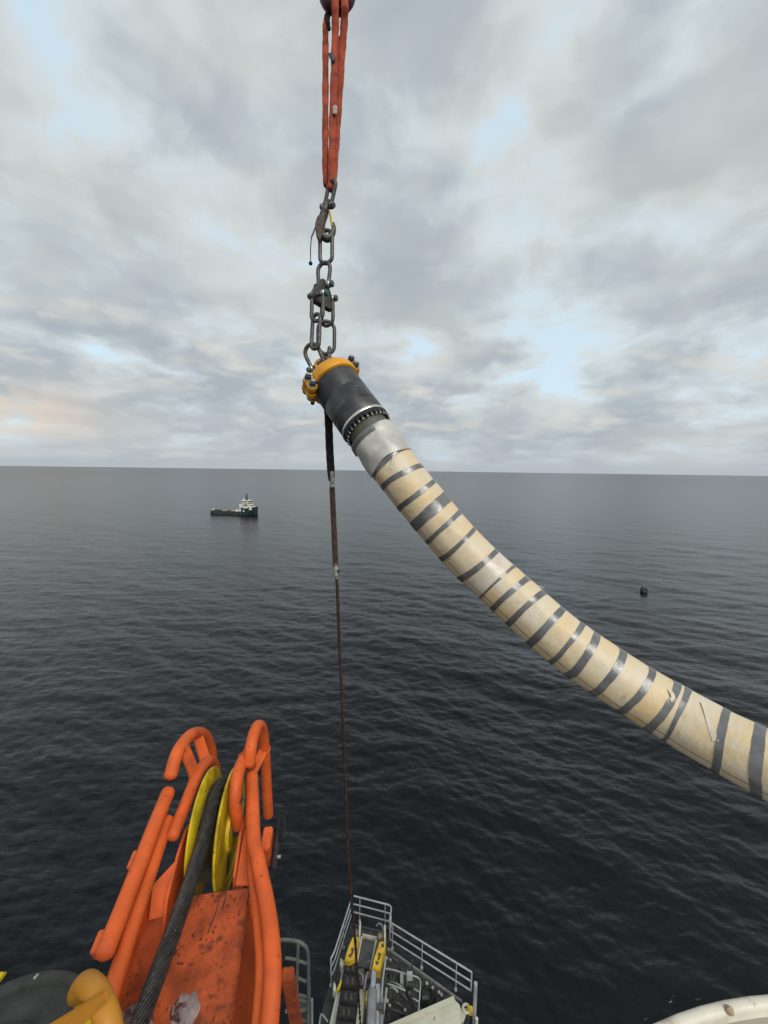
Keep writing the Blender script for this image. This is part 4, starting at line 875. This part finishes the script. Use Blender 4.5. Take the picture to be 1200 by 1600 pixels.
def build_tensioner():
    T = thing('track_tensioner', 'cream and yellow track tensioner with black rubber pads beneath the hanging cable', 'machine', G(555, 1600))
    def sl(name, pts, th, M, bev=.01, parent=T):
        bm = BM(); prism(bm, [G(*p) for p in pts], Vector((0, 0, -th)), bev); return obj(name, bm, M, parent)
    # side frames and centre bed
    sl('side_frame', [(533, 1546, .75), (527, 1545, .75), (514, 1604, .75), (498, 1690, .75), (512, 1690, .75), (525, 1602, .75)], .7, CREAMPAINT)
    sl('side_frame', [(562, 1545, .7), (571.5, 1545, .7), (566, 1600, .7), (560, 1690, .7), (548, 1690, .7), (556, 1600, .7)], .65, CREAMPAINT)
    sl('frame_lug', [(532, 1496, .8), (538, 1502, .8), (536, 1513, .8), (531, 1507, .8)], .3, CREAMPAINT)
    sl('frame_lug', [(522, 1532, .8), (525, 1540, .8), (526, 1550, .8), (520, 1546, .8)], .3, CREAMPAINT)
    sl('frame_rail', [(536, 1512, .72), (538, 1512, .72), (530, 1546, .72), (528, 1546, .72)], .2, CREAMPAINT)
    # centre chute with pale edge
    sl('chute_bed', [(566, 1463, 1.0), (589, 1467, 1.0), (577, 1513, .8), (556, 1511, .8)], .25, DARKBOX)
    sl('chute_edge', [(564.5, 1462, 1.06), (566.5, 1462, 1.06), (558, 1508, .86), (556, 1508, .86)], .12, CREAMPAINT)
    sl('chute_edge', [(587, 1466, 1.06), (589.5, 1466, 1.06), (579, 1516, .86), (577, 1516, .86)], .12, CREAMPAINT)
    sl('chute_head', [(566, 1458, 1.1), (590, 1463, 1.1), (589, 1466.5, 1.1), (566, 1461.5, 1.1)], .3, mat('weathered_cream', (.36, .34, .27), .6, var=.2, vscale=6, spots=(.14, .12, .09), spot_scale=20, spot_lo=.5, spot_hi=.6))
    # yellow arms
    def arm(px):
        a = sl('yellow_arm', px, .35, mat('arm_yellow', (.46, .29, .014), .5, var=.2, vscale=3, spots=(.10, .05, .02), spot_scale=9, spot_lo=.52, spot_hi=.62), .014); return a
    a1 = arm([(551, 1464, 1.3), (562.5, 1462, 1.3), (559, 1480, 1.25), (553, 1499, 1.15), (545, 1503, 1.15), (538, 1500, 1.15), (544, 1480, 1.25)])
    a2 = arm([(593, 1471, 1.3), (601, 1470, 1.3), (603, 1478, 1.3), (596, 1500, 1.2), (594, 1516, 1.15), (587, 1513, 1.15), (581, 1514, 1.15), (585, 1496, 1.2)])
    for a_, pts in ((a1, ((556, 1472), (551, 1484), (547, 1494))), (a2, ((598, 1478), (593, 1492), (589, 1505)))):
        for k, (x, y) in enumerate(pts):
            c = G(x, y, 1.27-.05*k); bm = BM(); cyl(bm, c-UPW*.03, c+UPW*.03, .05, 12); obj('arm_bolt', bm, STEEL, a_)
        x, y = pts[1]; sl('arm_slot', [(x-1.4, y+2, 1.235), (x+1.2, y+1.6, 1.235), (x-.6, y+8, 1.205), (x-3, y+8.4, 1.205)], .03, BLACKRUB, .004, a_)
    for (x, y) in ((558, 1458), (597, 1463)):
        c = G(x, y, 1.3); bm = BM(); cyl(bm, c-Vector((.14, 0, 0)), c+Vector((.14, 0, 0)), .10, 14); obj('arm_pin', bm, mat('worn_pin', (.16, .13, .09), .6, .3, var=.4, vscale=9), T)
        bm = BM(); box(bm, c+Vector((.10, .0, .05)), Vector((.03, 0, 0)), Vector((0, .22, 0)), Vector((0, 0, .16)), .01); obj('pin_plate', bm, CREAMPAINT, T)
    for pts in ([(533, 1529, .95), (535, 1532, .95), (530, 1546, .9), (526, 1545, .9)], [(573, 1546, .95), (577, 1547, .95), (575, 1565, .9), (570.5, 1564, .9)]):
        sl('yellow_bracket', pts, .3, YELLOW, .02)
    # rubber pads
    pads = [((540, 1501), (555, 1501), (559, 1522), (537, 1518)), ((536, 1519.5), (559, 1523.5), (560.5, 1545), (533, 1542)), ((533, 1544), (559, 1547.5), (558, 1570), (529, 1566)), ((529, 1568), (557, 1572), (554, 1594), (525, 1590)), ((525, 1592), (554, 1596), (551, 1619), (521, 1615)), ((521, 1617), (551, 1621), (547, 1646), (516, 1641))]
    for q in pads:
        p = sl('rubber_pad', [(x, y, .98) for x, y in q], .25, BLACKRUB, .035)
        cx = sum(x for x, y in q)/4; cy = sum(y for x, y in q)/4
        for dx_ in (-4, 4): sl('pad_groove', [(cx+dx_-2.2, cy-6, 1.0), (cx+dx_+2.2, cy-5.4, 1.0), (cx+dx_+1.6, cy+5.8, 1.0), (cx+dx_-2.8, cy+5.2, 1.0)], .06, mat('pad_brown', (.045, .038, .03), .75), .01, p)
    # cylinders on the right
    for a, b, r, M in (((585, 1516, 1.0), (581, 1552, .9), .11, CHROME), ((582, 1548, .95), (577, 1700, .8), .17, mat('cylinder_grey', (.23, .23, .24), .35, .5, var=.2, vscale=4)), ((590, 1540, .9), (586, 1700, .8), .11, CHROME), ((595, 1560, .8), (592, 1700, .7), .10, mat('cylinder_grey', (.23, .23, .24), .35, .5)), ((600, 1490, .9), (602, 1502, .9), .035, RAILGREY), ((602, 1502, .9), (598, 1530, .85), .035, RAILGREY), ((598, 1530, .85), (593, 1600, .8), .035, RAILGREY), ((604, 1544, .7), (597, 1600, .7), .035, RAILGREY), ((573, 1520, .9), (569, 1546, .8), .05, GALV), ((566, 1515, .9), (563, 1540, .8), .07, STEEL)):
        bm = BM(); cyl(bm, G(*a), G(*b), r, 14); obj('hydraulic_ram', bm, M, T)
    for x, y in ((594, 1576), (582, 1549), (567, 1530), (563, 1522), (577, 1527)):
        c = G(x, y, .9); bm = BM(); box(bm, c, Vector((.13, 0, 0)), Vector((0, .1, 0)), Vector((0, 0, .1)), .02); obj('clevis_block', bm, STEEL, T)
    for pts in ([(588, 1447, 1.1), (592, 1443, 1.2), (597, 1446, 1.2), (599, 1456, 1.1)], [(575, 1519, 1.0), (572, 1528, 1.1), (570, 1538, 1.0)], [(512, 1596, .9), (503, 1585, 1.0), (500, 1592, 1.0), (499, 1606, .9)], [(561, 1518, 1.0), (567, 1526, 1.05), (566, 1538, .9)]):
        bm = BM(); tube(bm, spline([G(*p) for p in pts], 5), .03, 8); obj('hydraulic_hose', bm, mat('hose_grey', (.16, .16, .16), .5), T)
build_tensioner()
def build_corner():
    T = thing('corner_fender_bracket', 'cream bracket with eye and yellow roller at the right corner of the platform', 'bracket', G(728, 1600))
    bm = BM(); prism(bm, [G(x, y, .25) for x, y in ((714, 1573), (722, 1577), (727, 1574), (732, 1577), (733, 1590), (728, 1600), (720, 1598), (715, 1586))], Vector((0, 0, -.3)), .02); obj('bracket_plate', bm, CREAMPAINT, T)
    c = G(728.5, 1576, .28); bm = BM(); tube(bm, [c+Vector((.11*math.cos(a), .11*math.sin(a), 0)) for a in [k*math.pi/8 for k in range(16)]], .045, 10, closed=True); obj('bracket_eye', bm, CREAMPAINT, T)
    bm = BM(); cyl(bm, G(734, 1572, .3), G(735, 1588, .2), .10, 14); obj('yellow_roller', bm, YELLOW, T)
    bm = BM(); cyl(bm, G(732, 1588, .2), G(727, 1605, .2), .09, 12); obj('black_ram', bm, BLACKRUB, T)
    bm = BM(); cyl(bm, G(740.5, 1605, .0), G(740.5, 1605, .0)+UPW*1.65, .06, 12); obj('corner_post', bm, RAILGREY, T)
    bm = BM(); cyl(bm, G(744, 1612, .0), G(744, 1612, .0)+UPW*.5, .05, 12); obj('short_post', bm, RIMWHITE, T)
build_corner()
def build_cage():
    T = thing('ladder_cage', 'dark grey tubular ladder cage just right of the orange boom', 'ladder', P(470, 1660, 8))
    K = lambda x, y, d=8.0: P(330+x/6, 1420+y/6, d)
    M = mat('dark_cage_paint', (.135, .135, .12), .55, .1, var=.2, vscale=4)
    def tb(name, pts, r, n=6):
        bm = BM(); tube(bm, spline([K(*p) for p in pts], n) if len(pts) > 2 else [K(*p) for p in pts], r, 10); obj(name, bm, M, T)
    tb('cage_hoop', [(600, 295), (700, 292), (800, 305), (870, 340), (905, 400), (912, 520), (914, 760), (908, 900), (880, 945), (800, 960), (700, 960)], .032)
    tb('cage_bar', [(817, 315), (808, 600), (803, 880)], .030); tb('cage_bar', [(914, 640), (916, 800), (910, 1200)], .038); tb('cage_bar', [(820, 950), (815, 1200)], .028)
    for a, b in (((700, 462), (805, 478)), ((815, 485), (890, 512)), ((815, 650), (890, 682)), ((815, 805), (890, 826)), ((805, 845), (890, 870)), ((700, 640), (805, 650))): tb('rung', [a, b], .026)
    bm = BM(); cyl(bm, K(946, 1180), K(945, 845), .022, 10); obj('pale_stanchion', bm, RAILGREY, T)
    bm = BM(); prism(bm, [K(800, 985), K(905, 965), K(905, 1200), K(800, 1200)], Fw*.2, .02); obj('foot_box', bm, DARKBOX, T)
build_cage()
# vessel under it all (its deck carries the platform, its side drops to the sea behind the frame's lower edge)
def build_hull():
    bm = BM(); prism(bm, [Vector(v) for v in ((-14, 9.4, DECK-.3), (9.0, 9.4, DECK-.3), (9.0, -40, DECK-.3), (-14, -40, DECK-.3))], Vector((0, 0, -(DECK+1.2))), .15)
    o = obj('vessel_hull', bm, HULLM, smooth=False); o['kind'] = 'structure'
build_hull()
# ------------------------------------------------------------------ supply ship and buoy on the water
def build_ship():
    a = AtZ(330, 803.5, 0); b = AtZ(405, 804, 0); c = (a+b)/2; Lh = (b-a).length
    yaw = math.atan2((b-a).y, (b-a).x)-math.radians(13); L = Lh/math.cos(math.radians(13)); W = L*.20
    ex = Vector((math.cos(yaw), math.sin(yaw), 0)); ey = Vector((-math.sin(yaw), math.cos(yaw), 0))
    k = L/55.0
    Q = lambda x, y, z: c+ex*(x*k)+ey*(y*k)+UPW*(z*k)            # bow at +x, metres for a 55 m ship
    T = thing('supply_ship', 'small offshore supply ship with green bow and white bridge on the left', 'ship', c)
    print('ship', L)
    # hull: low aft deck, high forecastle
    st = [(-27.5, 5.2, 5.4, 2.8), (-22, 5.5, 5.6, 2.6), (-5, 5.6, 5.6, 2.6), (10, 5.6, 5.6, 2.8), (10.6, 5.6, 5.7, 3.2)]; st2 = [(10.4, 5.6, 5.7, 5.2), (12, 5.5, 5.8, 7.6), (17, 4.8, 5.7, 8.0), (22.5, 2.4, 4.8, 8.7), (26.0, .6, 2.8, 9.5), (27.5, .05, .4, 9.9)]
    for nm_, stn, M_ in (('hull', st, SHIPDARK), ('bow', st2, SHIPGREEN)):
        bm = BM(); R_ = []
        for x, w0, w1, zt in stn:
            R_.append([bm.verts.new(Q(x, s_*w_, z)) for s_, w_, z in ((1, w1, zt), (1, w0, 0), (1, w0*.7, -1), (-1, w0*.7, -1), (-1, w0, 0), (-1, w1, zt))])
        for p, q in zip(R_, R_[1:]):
            for i in range(6): bm.faces.new((p[i], p[(i+1) % 6], q[(i+1) % 6], q[i]))
        bm.faces.new(R_[0]); bm.faces.new(R_[-1][::-1]); obj(nm_, bm, M_, T, angle=25)
    def bx(name, x0, x1, y0, y1, z0, z1, M, parent=T, bev=.05, fr=0.0):
        bm = BM(); prism(bm, [Q(x0, y0, z1), Q(x1-fr, y0, z1), Q(x1-fr, y1, z1), Q(x0, y1, z1)], Vector((0, 0, -(z1-z0)*k)), bev); return obj(name, bm, M, parent)
    bx('work_deck', -27, 9.5, -5.2, 5.2, 2.6, 2.9, SHIPDECK)
    for s in (1, -1): bx('bulwark', -27.3, 10, s*5.65-.15, s*5.65+.15, 2.3, 4.1, SHIPDARK)
    bx('stern_roller', -28.0, -27.0, -4.5, 4.5, 2.2, 3.6, SHIPDARK)
    for x, y, l, h, M in ((-24.5, 1.5, 1.4, 1.5, SHIPDARK), (-12, -1, 6, 1.4, SHIPCARGO), (-3, 1, 5, 1.7, SHIPCARGO), (4, -2, 4, 2.2, SHIPWHITE), (-18, 2, 4, 1.2, SHIPDARK)): bx('deck_cargo', x-l/2, x+l/2, y-1.6, y+1.6, 3.4, 3.4+h, M)
    bx('deckhouse', 8.5, 23, -5.1, 5.1, 6.0, 11.0, SHIPWHITE, fr=.6); bx('upper_house', 9.5, 21.5, -4.6, 4.6, 11.0, 13.4, SHIPWHITE, fr=.6)
    br_ = bx('bridge', 11.0, 19.6, -5.1, 5.1, 13.4, 16.2, SHIPWHITE, fr=.8); bx('bridge_roof', 10.6, 19.4, -5.5, 5.5, 16.2, 16.6, SHIPWHITE)
    for i in range(6): bx('window', 18.75, 18.95, -4.5+i*1.55, -3.3+i*1.55, 14.5, 15.7, SHIPGLASS, br_, .02)
    for i in range(4): bx('window', 11.6+i*1.7, 12.9+i*1.7, -5.18, -5.06, 14.5, 15.7, SHIPGLASS, br_, .02)
    for z0, x0, x1, w_ in ((11.0, 9.3, 22.6, 5.0), (13.4, 9.9, 21.2, 4.9)):
        bx('walkway', x0, x1, -w_-.25, w_+.25, z0-.15, z0+.15, SHIPDARK)
    bx('house_recess', 9.2, 13.0, -5.16, -5.0, 6.6, 8.6, SHIPDARK, T, .02); bx('lifeboat', 13.8, 17.6, -5.9, -4.9, 11.3, 12.6, SHIPCARGO)
    for i in range(4): bx('porthole', 12+i*2.2, 12.8+i*2.2, -5.17, -5.08, 9.0, 10.0, SHIPGLASS, T, .02)
    bx('funnel', 7.6, 9.6, -4.4, -2.8, 2.8, 12.4, SHIPWHITE); bx('funnel', 7.6, 9.6, 2.8, 4.4, 2.8, 12.4, SHIPWHITE)
    bm = BM(); cyl(bm, Q(14.5, 0, 16.5), Q(14.5, 0, 24.0), 1.0*k, 10, .5*k); mst = obj('mast', bm, SHIPDARK, T)
    for z, w_ in ((18.5, 2.4), (20.6, 1.8), (22.4, 1.2)): bx('mast_yard', 14.1, 14.9, -w_, w_, z, z+.7, SHIPDARK, mst)
    bm = BM(); bmesh.ops.create_icosphere(bm, subdivisions=2, radius=.9*k, matrix=Matrix.Translation(Q(12, -3, 17.4))); obj('satellite_dome', bm, SHIPWHITE, T)
    bm = BM(); bmesh.ops.create_icosphere(bm, subdivisions=2, radius=1.0*k, matrix=Matrix.Translation(Q(13.5, -5.8, 4.6))); obj('white_fender', bm, SHIPWHITE, T)
    bm = BM(); bmesh.ops.create_icosphere(bm, subdivisions=2, radius=.9*k, matrix=Matrix.Translation(Q(-24, -5, 5.6))); obj('white_float', bm, SHIPWHITE, T)
    bm = BM(); cyl(bm, Q(20, 0, 9), Q(25.5, 0, 12.5), .18*k, 6); obj('jackstaff', bm, SHIPDARK, T)
build_ship()
def build_buoy():
    c = AtZ(1006, 924, 0); u = c.y/FPX*1.0; T = thing('marker_buoy', 'small black marker buoy floating right of the pipe', 'buoy', c)
    bm = BM(); lathe(bm, [(-3*u, 3*u), (-1*u, 5.2*u), (1.6*u, 5.2*u), (2.4*u, 4.6*u), (2.4*u, .3*u)], c, UPW, 20); obj('float', bm, BUOYM, T)
    for k in range(4):
        a = k*math.pi/2+.5; bm = BM(); e = Vector((math.cos(a), math.sin(a), 0)); tube(bm, [c+e*4.4*u+UPW*2*u, c+e*4.2*u+UPW*4.4*u, c+e*2.0*u+UPW*6.4*u], 1.0*u, 8); obj('cage_leg', bm, BUOYM, T)
    bm = BM(); lathe(bm, [(5.4*u, .3*u), (5.4*u, 3.8*u), (6.6*u, 3.0*u), (8.2*u, .9*u), (8.2*u, .1*u)], c, UPW, 14); obj('top_mark', bm, BUOYM, T)
    bm = BM(); cyl(bm, c+UPW*8.0*u, c+UPW*9.6*u, .5*u, 8); obj('lamp', bm, SHIPWHITE, T)
build_buoy()
